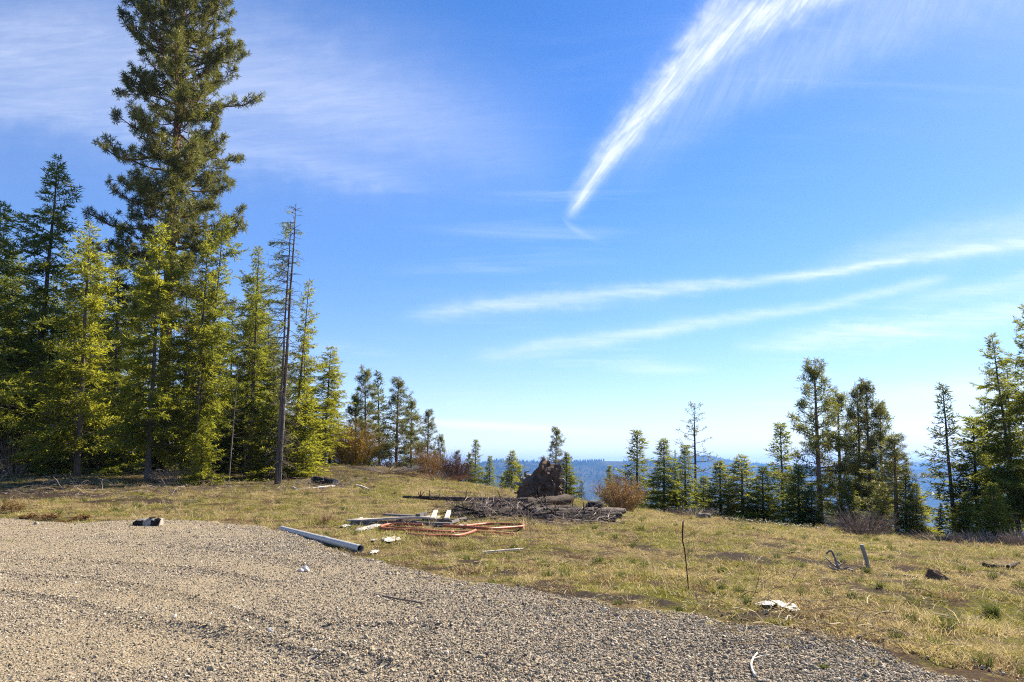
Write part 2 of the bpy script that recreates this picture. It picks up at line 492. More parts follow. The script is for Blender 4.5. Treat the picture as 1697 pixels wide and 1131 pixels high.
bark('rusty_rod', (0.05, 0.022, 0.014), (0.13, 0.06, 0.035), 20.0, 1.0, 0.2)
bark('stump_wood', (0.05, 0.028, 0.016), (0.20, 0.12, 0.07), 7.0, 0.4)
bark('twig', (0.10, 0.08, 0.06), (0.30, 0.25, 0.19), 12.0, 1.0, 0.1)
bark('white_twig', (0.55, 0.50, 0.42), (0.80, 0.76, 0.68), 12.0, 1.0, 0.2)
def stems(name, c0, c1, tw=0.25):
    m, t = material(name)
    a = t.n('ShaderNodeAttribute', attribute_name='tint').outputs['Fac']
    c = t.mix(a, c0, c1)
    d = t.n('ShaderNodeBsdfPrincipled', {'Base Color': c, 'Roughness': 0.65, 'Specular IOR Level': 0.3})
    tr = t.n('ShaderNodeBsdfTranslucent', {'Color': c})
    finish(t, t.n('ShaderNodeMixShader', {0: tw, 1: d.outputs[0], 2: tr.outputs[0]}))
stems('willow_orange', (0.34, 0.20, 0.03), (0.70, 0.50, 0.10), 0.45)
stems('willow_brown', (0.28, 0.17, 0.075), (0.60, 0.42, 0.18), 0.35)
stems('shrub_red', (0.13, 0.06, 0.04), (0.32, 0.17, 0.10))
stems('shrub_grey', (0.16, 0.12, 0.10), (0.42, 0.33, 0.26))
stems('straw', (0.26, 0.19, 0.10), (0.60, 0.48, 0.27), 0.35)
stems('tuft_green', (0.05, 0.07, 0.015), (0.20, 0.22, 0.05), 0.4)
def plain(name, c, rough=0.5, var=0.15, scale=6.0, spec=0.5, trans=0.0):
    m, t = material(name)
    nz = t.noise(t.n('ShaderNodeTexCoord').outputs['Object'], scale, 5)
    cc = t.mix(t.m('MULTIPLY', nz, var * 2), c, tuple(q * 0.45 for q in c))
    b = t.n('ShaderNodeBsdfPrincipled', {'Base Color': cc, 'Roughness': rough, 'Specular IOR Level': spec}).outputs[0]
    if trans:
        b = t.n('ShaderNodeMixShader', {0: trans, 1: b, 2: t.n('ShaderNodeBsdfTranslucent', {'Color': c}).outputs[0]})
    finish(t, b)
plain('pvc', (0.55, 0.54, 0.50), 0.4, 0.25, 3.0)
plain('pvc_inside', (0.30, 0.30, 0.30), 0.6)
plain('orange_plastic', (0.50, 0.125, 0.045), 0.5, 0.5, 2.5)
plain('orange_faded', (0.78, 0.34, 0.18), 0.5, 0.1)
plain('white_plastic', (0.68, 0.64, 0.55), 0.5, 0.3, 14.0, 0.4, 0.15)
plain('pale_stone', (0.62, 0.60, 0.56), 0.8, 0.3, 9.0)

# grass colours follow patches on the ground: used by the turf and by the blades
def patch_mix(t, pos, green, straw, brown):
    n1 = t.noise(pos, 0.35, 5, 0.6)
    n2 = t.noise(pos, 1.7, 5, 0.65)
    n3 = t.noise(pos, 5.0, 4, 0.6)
    k = t.m('ADD', t.m('MULTIPLY', n1, 0.9), t.m('ADD', t.m('MULTIPLY', n2, 0.7), t.m('MULTIPLY', n3, 0.4)))
    c = t.mix(t.step(k, 0.93, 1.09), green, straw)
    b = t.m('ADD', t.noise(pos, 0.8, 5, 0.7), t.m('MULTIPLY', n3, 0.35))
    return t.mix(t.step(b, 0.66, 0.76), c, brown), n3
m, t = material('turf')
pos = t.n('ShaderNodeNewGeometry').outputs['Position']
c, n3 = patch_mix(t, pos, (0.18, 0.17, 0.014), (0.34, 0.245, 0.11), (0.115, 0.066, 0.032))
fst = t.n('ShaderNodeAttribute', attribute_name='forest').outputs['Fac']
drt = t.n('ShaderNodeAttribute', attribute_name='dirt_shade').outputs['Fac']
gnz = t.noise(pos, 16.0, 4, 0.7)
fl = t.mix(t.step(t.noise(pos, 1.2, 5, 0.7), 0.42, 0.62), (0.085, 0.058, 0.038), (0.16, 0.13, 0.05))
c = t.mix(t.m('MULTIPLY', fst, t.step(t.noise(pos, 0.5, 4), 0.3, 0.55)), c, fl)  # litter colour, also standing in for tree shade before the stand
c = t.mix(drt, c, (0.060, 0.042, 0.030))  # bare soil, plus painted shadow before the left stand
c = t.mix(t.step(gnz, 0.38, 0.62), t.mix(0.72, c, (0.045, 0.030, 0.016)), c)
far_f = t.step(t.n('ShaderNodeVectorMath', {0: pos}, operation='LENGTH').outputs['Value'], 90, 160)
c = t.mix(far_f, c, (0.03, 0.04, 0.018))
bp = t.n('ShaderNodeBump', {'Strength': 1.0, 'Distance': 0.09, 'Height': t.m('ADD', gnz, t.m('MULTIPLY', t.noise(pos, 60.0, 3, 0.7), 0.5))})
finish(t, t.n('ShaderNodeBsdfPrincipled', {'Base Color': c, 'Roughness': 0.95, 'Specular IOR Level': 0.1, 'Normal': bp.outputs[0]}))

m, t = material('grass_blades')
pos = t.n('ShaderNodeNewGeometry').outputs['Position']
oi = t.n('ShaderNodeObjectInfo').outputs['Random']
tt = t.n('ShaderNodeAttribute', attribute_name='tint').outputs['Fac']
c, n3 = patch_mix(t, pos, (0.25, 0.25, 0.018), (0.55, 0.43, 0.19), (0.30, 0.19, 0.09))
c = t.mix(t.step(t.m('ADD', tt, t.m('MULTIPLY', oi, 0.3)), 0.62, 0.95), c, (0.70, 0.57, 0.31))
c = t.mix(t.m('MULTIPLY', oi, 0.35), c, (0.14, 0.13, 0.02))
d = t.n('ShaderNodeBsdfPrincipled', {'Base Color': c, 'Roughness': 0.7, 'Specular IOR Level': 0.08})
finish(t, t.n('ShaderNodeMixShader', {0: 0.4, 1: d.outputs[0], 2: t.n('ShaderNodeBsdfTranslucent', {'Color': c}).outputs[0]}))

m, t = material('gravel_bed')
pos = t.n('ShaderNodeNewGeometry').outputs['Position']
coarse = t.n('ShaderNodeAttribute', attribute_name='coarse').outputs['Fac']
vo = t.n('ShaderNodeTexVoronoi', {'Vector': pos, 'Scale': 38.0, 'Randomness': 1.0})
g1 = t.ramp(t.n('ShaderNodeSeparateColor', {0: vo.outputs['Color']}).outputs[0],
            [(0.0, (0.10, 0.09, 0.08)), (0.35, (0.25, 0.21, 0.16)), (0.75, (0.42, 0.355, 0.265)), (1.0, (0.66, 0.58, 0.46))])
dust = t.mix(t.noise(pos, 2.0, 6, 0.7), (0.31, 0.24, 0.14), (0.43, 0.345, 0.215))
c = t.mix(t.m('ADD', 0.25, t.m('MULTIPLY', coarse, 0.6), clamp=True), dust, g1)
c = t.mix(t.step(t.noise(pos, 90.0, 3, 0.7), 0.52, 0.72), c, t.mix(0.6, c, (0.07, 0.06, 0.05)))
bp = t.n('ShaderNodeBump', {'Strength': 0.9, 'Distance': 0.03, 'Height': t.m('ADD', t.m('MULTIPLY', vo.outputs['Distance'], -1.0), t.noise(pos, 70.0, 3, 0.7))})
finish(t, t.n('ShaderNodeBsdfPrincipled', {'Base Color': c, 'Roughness': 0.95, 'Specular IOR Level': 0.15, 'Normal': bp.outputs[0]}))

m, t = material('gravel_stones')
oi = t.n('ShaderNodeObjectInfo').outputs['Random']
c = t.ramp(oi, [(0.0, (0.06, 0.054, 0.045)), (0.16, (0.18, 0.155, 0.115)), (0.5, (0.305, 0.26, 0.18)), (0.8, (0.44, 0.37, 0.255)), (0.92, (0.47, 0.32, 0.17)), (1.0, (0.80, 0.74, 0.62))])
nz = t.noise(t.n('ShaderNodeNewGeometry').outputs['Position'], 60.0, 3)
c = t.mix(t.m('MULTIPLY', nz, 0.5), c, t.mix(0.5, c, (0.25, 0.2, 0.14)))
finish(t, t.n('ShaderNodeBsdfPrincipled', {'Base Color': c, 'Roughness': 0.85, 'Specular IOR Level': 0.25}))

m, t = material('mountain_forest')
pos = t.n('ShaderNodeNewGeometry').outputs['Position']
n1 = t.noise(pos, 0.0022, 6, 0.6)
n2 = t.noise(pos, 0.012, 5, 0.7)
c = t.mix(t.step(t.m('ADD', n1, t.m('MULTIPLY', n2, 0.5)), 0.62, 0.92), (0.020, 0.030, 0.020), (0.085, 0.080, 0.060))
snow = t.n('ShaderNodeAttribute', attribute_name='snow').outputs['Fac']
c = t.mix(t.m('MULTIPLY', snow, t.step(n2, 0.42, 0.5)), c, (0.8, 0.82, 0.85))
finish(t, t.n('ShaderNodeBsdfPrincipled', {'Base Color': c, 'Roughness': 1.0, 'Specular IOR Level': 0.0}))
m, t = material('far_needles')
oi = t.n('ShaderNodeObjectInfo').outputs['Random']
finish(t, t.n('ShaderNodeBsdfPrincipled', {'Base Color': t.mix(oi, (0.016, 0.026, 0.018), (0.05, 0.062, 0.035)), 'Roughness': 1.0, 'Specular IOR Level': 0.0}))

# ------------------------------------------------------------------ ground sheet
DIRT_SHADE = [(1230, 920, 45, 8), (1180, 925, 26, 5), (1250, 928, 30, 5), (1335, 931, 22, 4), (1078, 912, 20, 7), (1300, 905, 40, 3), (1390, 938, 40, 7),
        (1640, 942, 26, 4), (1660, 950, 20, 4), (1150, 990, 30, 4), (1100, 1000, 30, 4), (780, 935, 40, 8), (840, 950, 30, 6), (1230, 1020, 60, 6), (1330, 1028, 50, 6),
        (90, 822, 120, 7), (240, 830, 90, 5), (960, 985, 60, 4), (1030, 994, 40, 4), (1500, 945, 30, 4), (1495, 985, 40, 5)]  # patches before the left stand also paint its cast shadow
DPTS = []
for (px, py, hw, hh) in DIRT_SHADE:
    c0 = at(px, py)
    DPTS.append((c0[0], c0[1], hw / PXM(c0[1]), abs(at(px, py - hh)[1] - c0[1])))
def dirt_shade_mask(x, y):
    s = np.zeros(np.shape(x))
    for (cx, cy, rx, ry) in DPTS:
        s = np.maximum(s, 1.25 - np.hypot((x - cx) / rx, (y - cy) / max(ry, 0.25)))
    return np.clip(smoothstep(0.0, 0.7, s + (fbm(x / 0.5, y / 0.5, 4, 31) - 0.5) * 1.6), 0, 1) * (s > -0.6)
def litter_shade_mask(x, y):                        # needle litter under the stand, also paints its shadow band darker
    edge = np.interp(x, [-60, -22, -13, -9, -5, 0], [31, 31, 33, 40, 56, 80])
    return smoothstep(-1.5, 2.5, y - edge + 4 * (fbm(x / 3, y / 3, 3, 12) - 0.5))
az = np.radians(np.concatenate([np.arange(-50, 50, 0.42), np.arange(50, 310, 5.0)]))
rr = np.concatenate([[0.4, 1.2, 2.2, 3.2], np.geomspace(4.0, 130, 235), np.geomspace(136, 5200, 60)])
RRg, AZg = np.meshgrid(rr, az, indexing='ij')
GX, GY = RRg * np.sin(AZg), RRg * np.cos(AZg)
GZ = ground_z(GX, GY)
dm = dirt_shade_mask(GX, GY)
GZ = GZ + dm * 0.05 * (fbm(GX / 0.25, GY / 0.25, 3, 77) - 0.35)
GZ = GZ - 0.05 * smoothstep(0.15, 0.6, gravel_d(GX, GY))
nr, na = GX.shape
i = (np.arange(nr - 1)[:, None] * na)
j = np.arange(na)[None]
k = (j + 1) % na
quads = np.stack([i + j, i + k, i + na + k, i + na + j], -1).reshape(-1, 4)[:, ::-1]
gv = np.stack([GX, GY, GZ], -1).reshape(-1, 3)
link('ground', mesh_from('ground', gv, quads=quads, tint={'forest': litter_shade_mask(GX, GY).ravel(), 'dirt_shade': dm.ravel()}, mat=MATS['turf'], smooth=True),
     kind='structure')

# ------------------------------------------------------------------ gravel pad
RUTS = [[(-60, 950), (0, 957), (130, 966), (210, 980), (300, 1000), (420, 1040), (520, 1075), (640, 1112)],
        [(-60, 985), (0, 990), (90, 1002), (150, 1020), (260, 1044), (420, 1072), (560, 1110)],
        [(190, 1040), (330, 1058), (420, 1082), (600, 1122)],
        [(570, 1052), (650, 1055), (720, 1051)], [(540, 1094), (575, 1100), (620, 1110)],
        [(180, 905), (300, 912), (420, 925), (520, 950)], [(0, 938), (120, 935), (300, 948), (430, 972)]]
RPOLY = []
for rt in RUTS:
    q = []
    for px, py in rt:
        d = pix_dir(px, py)
        Y = CAMZ / -(d[2] / d[1])
        q.append((d[0] / d[1] * Y, Y))
    RPOLY.append(spline(q, 6))
def rut_h(x, y):
    h = np.zeros(np.shape(x))
    for n_, p in enumerate(RPOLY):
        d = np.full(np.shape(x), 1e9)
        sgn = np.zeros(np.shape(x))
        for a, b in zip(p[:-1], p[1:]):
            e = b - a
            tt_ = np.clip(((x - a[0]) * e[0] + (y - a[1]) * e[1]) / (e @ e), 0, 1)
            qx, qy = x - a[0] - tt_ * e[0], y - a[1] - tt_ * e[1]
            dd = np.hypot(qx, qy)
            s_ = np.sign(e[0] * qy - e[1] * qx)
            sgn = np.where(dd < d, s_, sgn)
            d = np.minimum(d, dd)
        amp = 0.5 + fbm(x / 0.8, y / 0.8, 3, 60 + n_)
        sd = d * sgn
        h = h + 0.45 * amp * (0.050 * np.exp(-((sd - 0.10) / 0.10) ** 2) - 0.045 * np.exp(-((sd + 0.12) / 0.13) ** 2))
    return h
def coarse_f(x, y):
    n_ = fbm(x / 1.6 + 0.3 * y, y / 1.1, 4, 41)
    side = smoothstep(-3.5, 0.8, x + 0.15 * (y - 8))
    back = smoothstep(10.5, 14, y) * smoothstep(-9, -4, x)
    return np.clip(0.18 + 0.75 * np.maximum(side, back * 0.9) + (n_ - 0.5) * 1.1, 0, 1)
def lift(x, y):
    e = (fbm(x / 0.9, y / 0.9, 4, 15) - 0.5) * 0.9
    return -0.05 + 0.09 * smoothstep(-0.25, 0.45, gravel_d(x, y) + e)
def gravel_z(x, y):
    z = ground_z(x, y) + lift(x, y)
    return z + rut_h(x, y) * smoothstep(0.2, 0.8, gravel_d(x, y)) + 0.035 * (fbm(x / 0.3, y / 0.3, 3, 51) - 0.5)
gx = np.concatenate([np.arange(-27, -14, 0.4), np.arange(-14, 6.6, 0.085)])
gy = np.concatenate([np.arange(-3, 3.4, 0.4), np.arange(3.4, 13, 0.075), np.arange(13, 25.6, 0.16)])
PX_, PY_ = np.meshgrid(gx, gy, indexing='ij')
gd = gravel_d(PX_, PY_)
PZ_ = gravel_z(PX_, PY_)
ii, jj = np.meshgrid(np.arange(len(gx) - 1), np.arange(len(gy) - 1), indexing='ij')
ny = len(gy)
q = np.stack([ii * ny + jj, (ii + 1) * ny + jj, (ii + 1) * ny + jj + 1, ii * ny + jj + 1], -1).reshape(-1, 4)
q = q[(gd.ravel()[q] > -0.75).all(1)]
used = np.unique(q)
remap = np.zeros(gd.size, int)
remap[used] = np.arange(len(used))
pv = np.stack([PX_, PY_, PZ_], -1).reshape(-1, 3)[used]
link('gravel_driveway', mesh_from('gravel_driveway', pv, quads=remap[q], tint={'coarse': coarse_f(pv[:, 0], pv[:, 1])}, mat=MATS['gravel_bed'], smooth=True),
     kind='structure')

# ------------------------------------------------------------------ scattering of uncountable small stuff
PROTO = bpy.data.collections.new('prototypes')      # not linked to the scene: only instanced
def scatter(name, label, pts, rots, scales, picks, protos, cat, kind='stuff'):
    c = bpy.data.collections.new(name + '_kinds')
    for pi, me in enumerate(protos):
        o = bpy.data.objects.new('%s_kind_%02d' % (name, pi), me)
        c.objects.link(o)
    me = bpy.data.meshes.new(name)
    me.vertices.add(len(pts))
    me.vertices.foreach_set('co', np.asarray(pts, np.float32).ravel())
    a = me.attributes.new('rot', 'FLOAT_VECTOR', 'POINT')
    a.data.foreach_set('vector', np.asarray(rots, np.float32).ravel())
    a = me.attributes.new('size', 'FLOAT_VECTOR', 'POINT')
    sc_ = np.asarray(scales, np.float32)
    if sc_.ndim == 1:
        sc_ = np.repeat(sc_[:, None], 3, 1)
    a.data.foreach_set('vector', sc_.ravel())
    a = me.attributes.new('pick', 'INT', 'POINT')
    a.data.foreach_set('value', np.asarray(picks, np.int32))
    me.update()
    o = link(name, me, kind=kind, label=label, category=cat)
    ng = bpy.data.node_groups.new(name, 'GeometryNodeTree')
    ng.interface.new_socket('Geometry', in_out='INPUT', socket_type='NodeSocketGeometry')
    ng.interface.new_socket('Geometry', in_out='OUTPUT', socket_type='NodeSocketGeometry')
    gi, go = ng.nodes.new('NodeGroupInput'), ng.nodes.new('NodeGroupOutput')
    ci = ng.nodes.new('GeometryNodeCollectionInfo')
    ci.inputs[0].default_value = c
    ci.inputs[1].default_value = True
    ci.inputs[2].default_value = True
    ip = ng.nodes.new('GeometryNodeInstanceOnPoints')
    def attr(nm, ty):
        nd = ng.nodes.new('GeometryNodeInputNamedAttribute')
        nd.data_type = ty
        nd.inputs[0].default_value = nm
        return nd.outputs[0]
    L = ng.links.new
    L(gi.outputs[0], ip.inputs['Points'])
    L(ci.outputs[0], ip.inputs['Instance'])
    ip.inputs['Pick Instance'].default_value = True
    L(attr('pick', 'INT'), ip.inputs['Instance Index'])
    er = ng.nodes.new('FunctionNodeEulerToRotation')
    L(attr('rot', 'FLOAT_VECTOR'), er.inputs[0])
    L(er.outputs[0], ip.inputs['Rotation'])
    L(attr('size', 'FLOAT_VECTOR'), ip.inputs['Scale'])
    L(ip.outputs[0], go.inputs[0])
    md = o.modifiers.new('scatter', 'NODES')
    md.node_group = ng
    return o

def rock_mesh(name, seed, mat, sub=1, flat=0.6):
    import bmesh
    rng = np.random.default_rng(seed)
    bm = bmesh.new()
    bmesh.ops.create_icosphere(bm, subdivisions=sub, radius=1.0)
    ax = rng.standard_normal((5, 3))
    ax /= np.linalg.norm(ax, axis=1)[:, None]
    cut = rng.uniform(0.55, 0.85, 5)
    for v in bm.verts:
        p = np.array(v.co)
        for a_, c_ in zip(ax, cut):
            d_ = p @ a_
            if d_ > c_:
                p = p - a_ * (d_ - c_)  # front faces darker, except around the middle
        p = p * np.array([1.0, rng.uniform(0.72, 0.78), flat]) * (1 + 0.06 * rng.standard_normal())
        v.co = p
    me = bpy.data.meshes.new(name)
    bm.to_mesh(me)
    bm.free()
    me.materials.append(mat)
    return me
rng = np.random.default_rng(11)
def wedge(n, y0, y1, power, x_over=1.25):
    """random spots in the field of view; density falls with depth as Y**-power"""
    u = rng.random(n)
    e = 2 - power
    Y = (y0 ** e + u * (y1 ** e - y0 ** e)) ** (1 / e) if abs(e) > 1e-6 else y0 * (y1 / y0) ** u
    X = (rng.random(n) * 2 - 1) * 0.80 * Y * x_over
    return X, Y
NST = 520000
X, Y = wedge(NST, 4.6, 25, 1.55, 1.12)
d_ = gravel_d(X, Y) + (fbm(X / 0.8, Y / 0.8, 4, 15) - 0.5) * 1.0
cf = coarse_f(X, Y)
rl = np.abs(rut_h(X, Y)) > 0.006
cf = np.clip(0.15 + 0.85 * cf + 0.55 * rl * (rng.random(NST) < 0.7), 0, 1.3)
keep = (d_ > -0.05) & (rng.random(NST) < 0.26 + 0.75 * cf)
stray = (d_ <= -0.05) & (d_ > -0.9) & (rng.random(NST) < 0.10 * np.exp(d_ / 0.4))
keep |= stray
X, Y, cf, stray = X[keep], Y[keep], cf[keep], stray[keep]
Z = np.where(stray, ground_z(X, Y) + 0.008, gravel_z(X, Y))
n = len(X)
sz = np.exp(rng.normal(math.log(0.0080), 0.40, n)) * (0.8 + 0.28 * cf) * (1 + 0.035 * np.maximum(Y - 7, 0))
sz = np.clip(sz, 0.004, 0.042)
rot = np.stack([rng.normal(0, 0.5, n), rng.normal(0, 0.5, n), rng.random(n) * 6.28], 1)
scatter('gravel', 'crushed grey and tan gravel covering the driveway', np.stack([X, Y, Z + sz * 0.32], 1), rot, sz, rng.integers(0, 6, n),
        [rock_mesh('pebble_%d' % s_, s_, MATS['gravel_stones']) for s_ in range(6)], 'gravel')

# ---- grass
def clump_mesh(name, seed, nb, rad, l0, l1, lean, wd, matn='grass_blades', up=0.3):
    r_ = np.random.default_rng(seed)
    th = r_.random(nb) * 6.283
    ra = rad * np.sqrt(r_.random(nb))
    o = np.stack([ra * np.cos(th), ra * np.sin(th), np.full(nb, -0.01)], 1)
    ph = r_.random(nb) * 6.283
    ln = r_.uniform(l0, l1, nb)
    le = np.clip(r_.normal(lean, 0.35, nb), 0.05, 1.5)
    d1 = np.stack([np.sin(le * 0.6) * np.cos(ph), np.sin(le * 0.6) * np.sin(ph), np.cos(le * 0.6)], 1)
    d2 = np.stack([np.sin(le * 1.25) * np.cos(ph), np.sin(le * 1.25) * np.sin(ph), np.cos(le * 1.25)], 1)
    s_ = unit(np.cross(d1, r_.standard_normal((nb, 3)))) * wd / 2
    mid = o + d1 * ln[:, None] * 0.5
    tip = mid + d2 * ln[:, None] * 0.5
    tip[:, 2] = np.maximum(tip[:, 2], 0.004)
    v = np.stack([o - s_, o + s_, mid + s_ * 0.8, mid - s_ * 0.8, tip], 1).reshape(-1, 3)
    b = np.arange(nb)[:, None] * 5
    tn = np.repeat(r_.random(nb), 5)
    return mesh_from(name, v, quads=b + np.array([[0, 1, 2, 3]]), tris=b + np.array([[3, 2, 4]]), tint=tn, mat=MATS[matn])
NG = 130000
X, Y = wedge(NG, 4.8, 64, 1.25, 1.15)
d_ = gravel_d(X, Y) + (fbm(X / 0.8, Y / 0.8, 4, 15) - 0.5) * 1.0
dens = fbm(X / 0.55, Y / 0.55, 4, 91, 0.65)
keep = (d_ < -0.1) & (rng.random(NG) < smoothstep(0.43, 0.57, dens) * 0.95 + 0.05) & (rng.random(NG) > 0.85 * dirt_shade_mask(X, Y)) \
    & (rng.random(NG) > 0.6 * litter_shade_mask(X, Y)) & (Y < crest_y(X) + 4)
weedy = (d_ > -0.1) & (d_ < 1.4) & (rng.random(NG) < 0.13 * np.exp(-d_ / 0.45)) | ((d_ >= 1.4) & (Y > 13) & (rng.random(NG) < 0.006))
keep |= weedy
X, Y, weedy = X[keep], Y[keep], weedy[keep]
n = len(X)
Z = np.where(weedy, gravel_z(X, Y), ground_z(X, Y))
tall = fbm(X / 1.3, Y / 1.3, 3, 97)
dry = smoothstep(0.52, 0.68, fbm(X / 2.6, Y / 2.6, 3, 99) + 0.12 * smoothstep(24, 34, Y))
pick = np.where(rng.random(n) < 0.14 + 0.35 * dry, rng.integers(3, 6, n), rng.integers(0, 3, n))
odd = (rng.random(n) < 0.018) & ~weedy
pick = np.where(odd, rng.integers(6, 9, n), pick)
sz = rng.uniform(0.6, 1.15, n) * (0.6 + 0.9 * tall) * (1 + 0.016 * np.maximum(Y - 10, 0)) * np.where(weedy, 0.6, 1)
rot = np.stack([rng.normal(0, 0.1, n), rng.normal(0, 0.1, n), rng.random(n) * 6.28], 1)
scatter('grass', 'short patchy straw and green grass over the clearing', np.stack([X, Y, Z], 1), rot, sz, pick,
        [clump_mesh('turf_clump_%d' % s_, 20 + s_, 34, 0.13, 0.03, 0.085, 1.15, 0.008) for s_ in range(3)] +
        [clump_mesh('straw_clump_%d' % s_, 40 + s_, 24, 0.17, 0.07, 0.22, 1.2, 0.006) for s_ in range(3)] +
        [clump_mesh('green_tuft_%d' % s_, 60 + s_, 70, 0.07, 0.07, 0.17, 0.55, 0.007, 'tuft_green') for s_ in range(2)] +
        [clump_mesh('stalks', 70, 9, 0.12, 0.22, 0.45, 0.35, 0.006, 'straw')], 'grass')

# ------------------------------------------------------------------ mountains across the valley
def mountain(name, r0, r1, r2, prof, az0, az1, seed, ntree, snowline=None, valley=-330):
    A_ = np.radians(np.arange(az0, az1, 0.22))
    T_ = np.concatenate([np.linspace(0, 1, 70), np.linspace(1.02, 1.6, 18)])
    TT, AA = np.meshgrid(T_, A_, indexing='ij')
    def h(TT, AA):
        RR = r0 + (r1 - r0) * np.minimum(TT, 1) + (r2 - r1) * np.maximum(TT - 1, 0)
        x, y = RR * np.sin(AA), RR * np.cos(AA)
        top = np.interp(np.degrees(AA), prof[0], prof[1]) * r1
        spur = fbm(x / 900 + 3, y / 900, 5, seed)
        rise = smoothstep(0, 1, np.clip(TT + 0.35 * (spur - 0.5) * np.sin(np.pi * np.clip(TT, 0, 1)), 0, 1))
        z = valley + (top - valley) * rise - np.maximum(TT - 1, 0) * 500
        z = z + 70 * (fbm(x / 350, y / 350, 4, seed + 4) - 0.5) * np.sin(np.pi * np.clip(TT, 0, 1))
        return x, y, z
    x, y, z = h(TT, AA)
    n1_, n2_ = TT.shape
    i = np.arange(n1_ - 1)[:, None] * n2_
    j = np.arange(n2_ - 1)[None]
    q = np.stack([i + j, i + n2_ + j, i + n2_ + j + 1, i + j + 1], -1).reshape(-1, 4)[:, ::-1]
    sn = smoothstep(snowline[0], snowline[1], z).ravel() if snowline else np.zeros(z.size)
    link(name, mesh_from(name, np.stack([x, y, z], -1).reshape(-1, 3), quads=q, tint={'snow': sn}, mat=MATS['mountain_forest'], smooth=True), kind='structure')
    if ntree:
        t_ = 1 - np.abs(rng.normal(0, 0.30, ntree))
        t_ = np.clip(np.where(t_ < 0.05, rng.random(ntree), t_), 0.02, 1.03)
        a_ = np.radians(rng.uniform(az0, az1, ntree))
        x, y, z = h(t_, a_)
        keep = (fbm(x / 420, y / 420, 4, seed + 9) > 0.36)
        x, y, z = x[keep], y[keep], z[keep]
        n_ = len(x)
        s_ = rng.uniform(13, 27, n_)
        return np.stack([x, y, z - 1], 1), np.stack([s_ * 0.85, s_ * 0.85, s_], 1)
    return None
deg = lambda px: math.degrees(math.atan((px - PW / 2) / FPX))
def elev(py):
    return math.tan(PITCH - math.atan((py - PH / 2) / FPX))
def prof(pts):
    return [deg(p) for p, _ in pts], [elev(e) for _, e in pts]
far1 = mountain('mountain_ridge', 2600, 6200, 8000, prof([(-400, 765), (400, 765), (700, 776), (770, 772), (830, 763), (900, 766), (1000, 765), (1080, 765), (1120, 772), (1180, 790), (1300, 815), (1500, 850), (1900, 870), (2600, 870)]),
                -62, 62, 71, 15000)
far2 = mountain('mountain_ridge_beyond', 5200, 8600, 10500, prof([(-400, 790), (900, 790), (1050, 770), (1120, 758), (1165, 756), (1220, 766), (1290, 772), (1400, 776), (1480, 778), (1560, 776), (1650, 782), (1800, 778), (2600, 780)]),
                -40, 62, 83, 9000)
mountain('snowy_mountain', 8800, 12500, 13500, prof([(-400, 800), (1300, 790), (1440, 775), (1500, 766), (1528, 760), (1550, 763), (1575, 770), (1700, 772), (1800, 768), (2600, 780)]),
         -40, 62, 95, 0, (60, 190))
mb = MB()
for lv in range(3):
    th = np.arange(5) / 5 * 6.283 + lv
    ring = np.stack([np.cos(th) * (0.24 - 0.06 * lv), np.sin(th) * (0.24 - 0.06 * lv), np.full(5, 0.02 + 0.28 * lv)], 1)
    mb.add(np.vstack([ring, [[0, 0, 0.42 + 0.29 * lv]]]), t=[(a_, (a_ + 1) % 5, 5) for a_ in range(5)])
P_ = np.vstack([far1[0], far2[0]])
Sc = np.vstack([far1[1], far2[1]])
rot = np.zeros((len(P_), 3))
rot[:, 2] = rng.random(len(P_)) * 6.28
scatter('distant_forest', 'hazy blue forest covering the far mountain slopes', P_, rot, Sc, np.zeros(len(P_)), [mb.mesh('distant_conifer', MATS['far_needles'])], 'forest')

# ------------------------------------------------------------------ haze in the valley air
m, t = material('haze_air')
pvn = t.n('ShaderNodeVolumePrincipled', {'Color': (0.18, 0.44, 1.0), 'Density': 0.85e-4, 'Anisotropy': 0.25})
t.n('ShaderNodeOutputMaterial', {'Volume': pvn})
mb = MB()
mb.box((0, 4000, -65), 30000, 24000, 670)
link('haze', mb.mesh('haze', MATS['haze_air']), kind='stuff', label='thin blue haze filling the valley air', category='haze')

# ------------------------------------------------------------------ tree builders (meshes stand on z = 0)
def perp_frame(d):
    a = np.cross(d, [0, 0, 1.0])
    if np.linalg.norm(a) < 0.05:
        a = np.array([1.0, 0, 0])
    a = a / np.linalg.norm(a)
    return a, np.cross(a, d)
def kites(o, d, s, ln, wd):
    ln, wd = np.asarray(ln)[:, None], np.asarray(wd)[:, None]
    v = np.stack([o, o + d * ln * 0.4 + s * wd, o + d * ln, o + d * ln * 0.45 - s * wd], 1).reshape(-1, 3)
    return v, np.arange(len(o))[:, None] * 4 + np.arange(4)[None]
def trunk_path(H, r_, wob=0.012, bend=0.0, n=14):
    z = np.linspace(0, H, n)
    x = np.cumsum(r_.normal(0, wob, n)) * H / n + bend * (z / H) ** 2 * H
    y = np.cumsum(r_.normal(0, wob, n)) * H / n
    x -= x[0]
    y -= y[0]
    return np.stack([x, y, z], 1)
def p_at(path, h):
    return np.array([np.interp(h, path[:, 2], path[:, 0]), np.interp(h, path[:, 2], path[:, 1]), h])
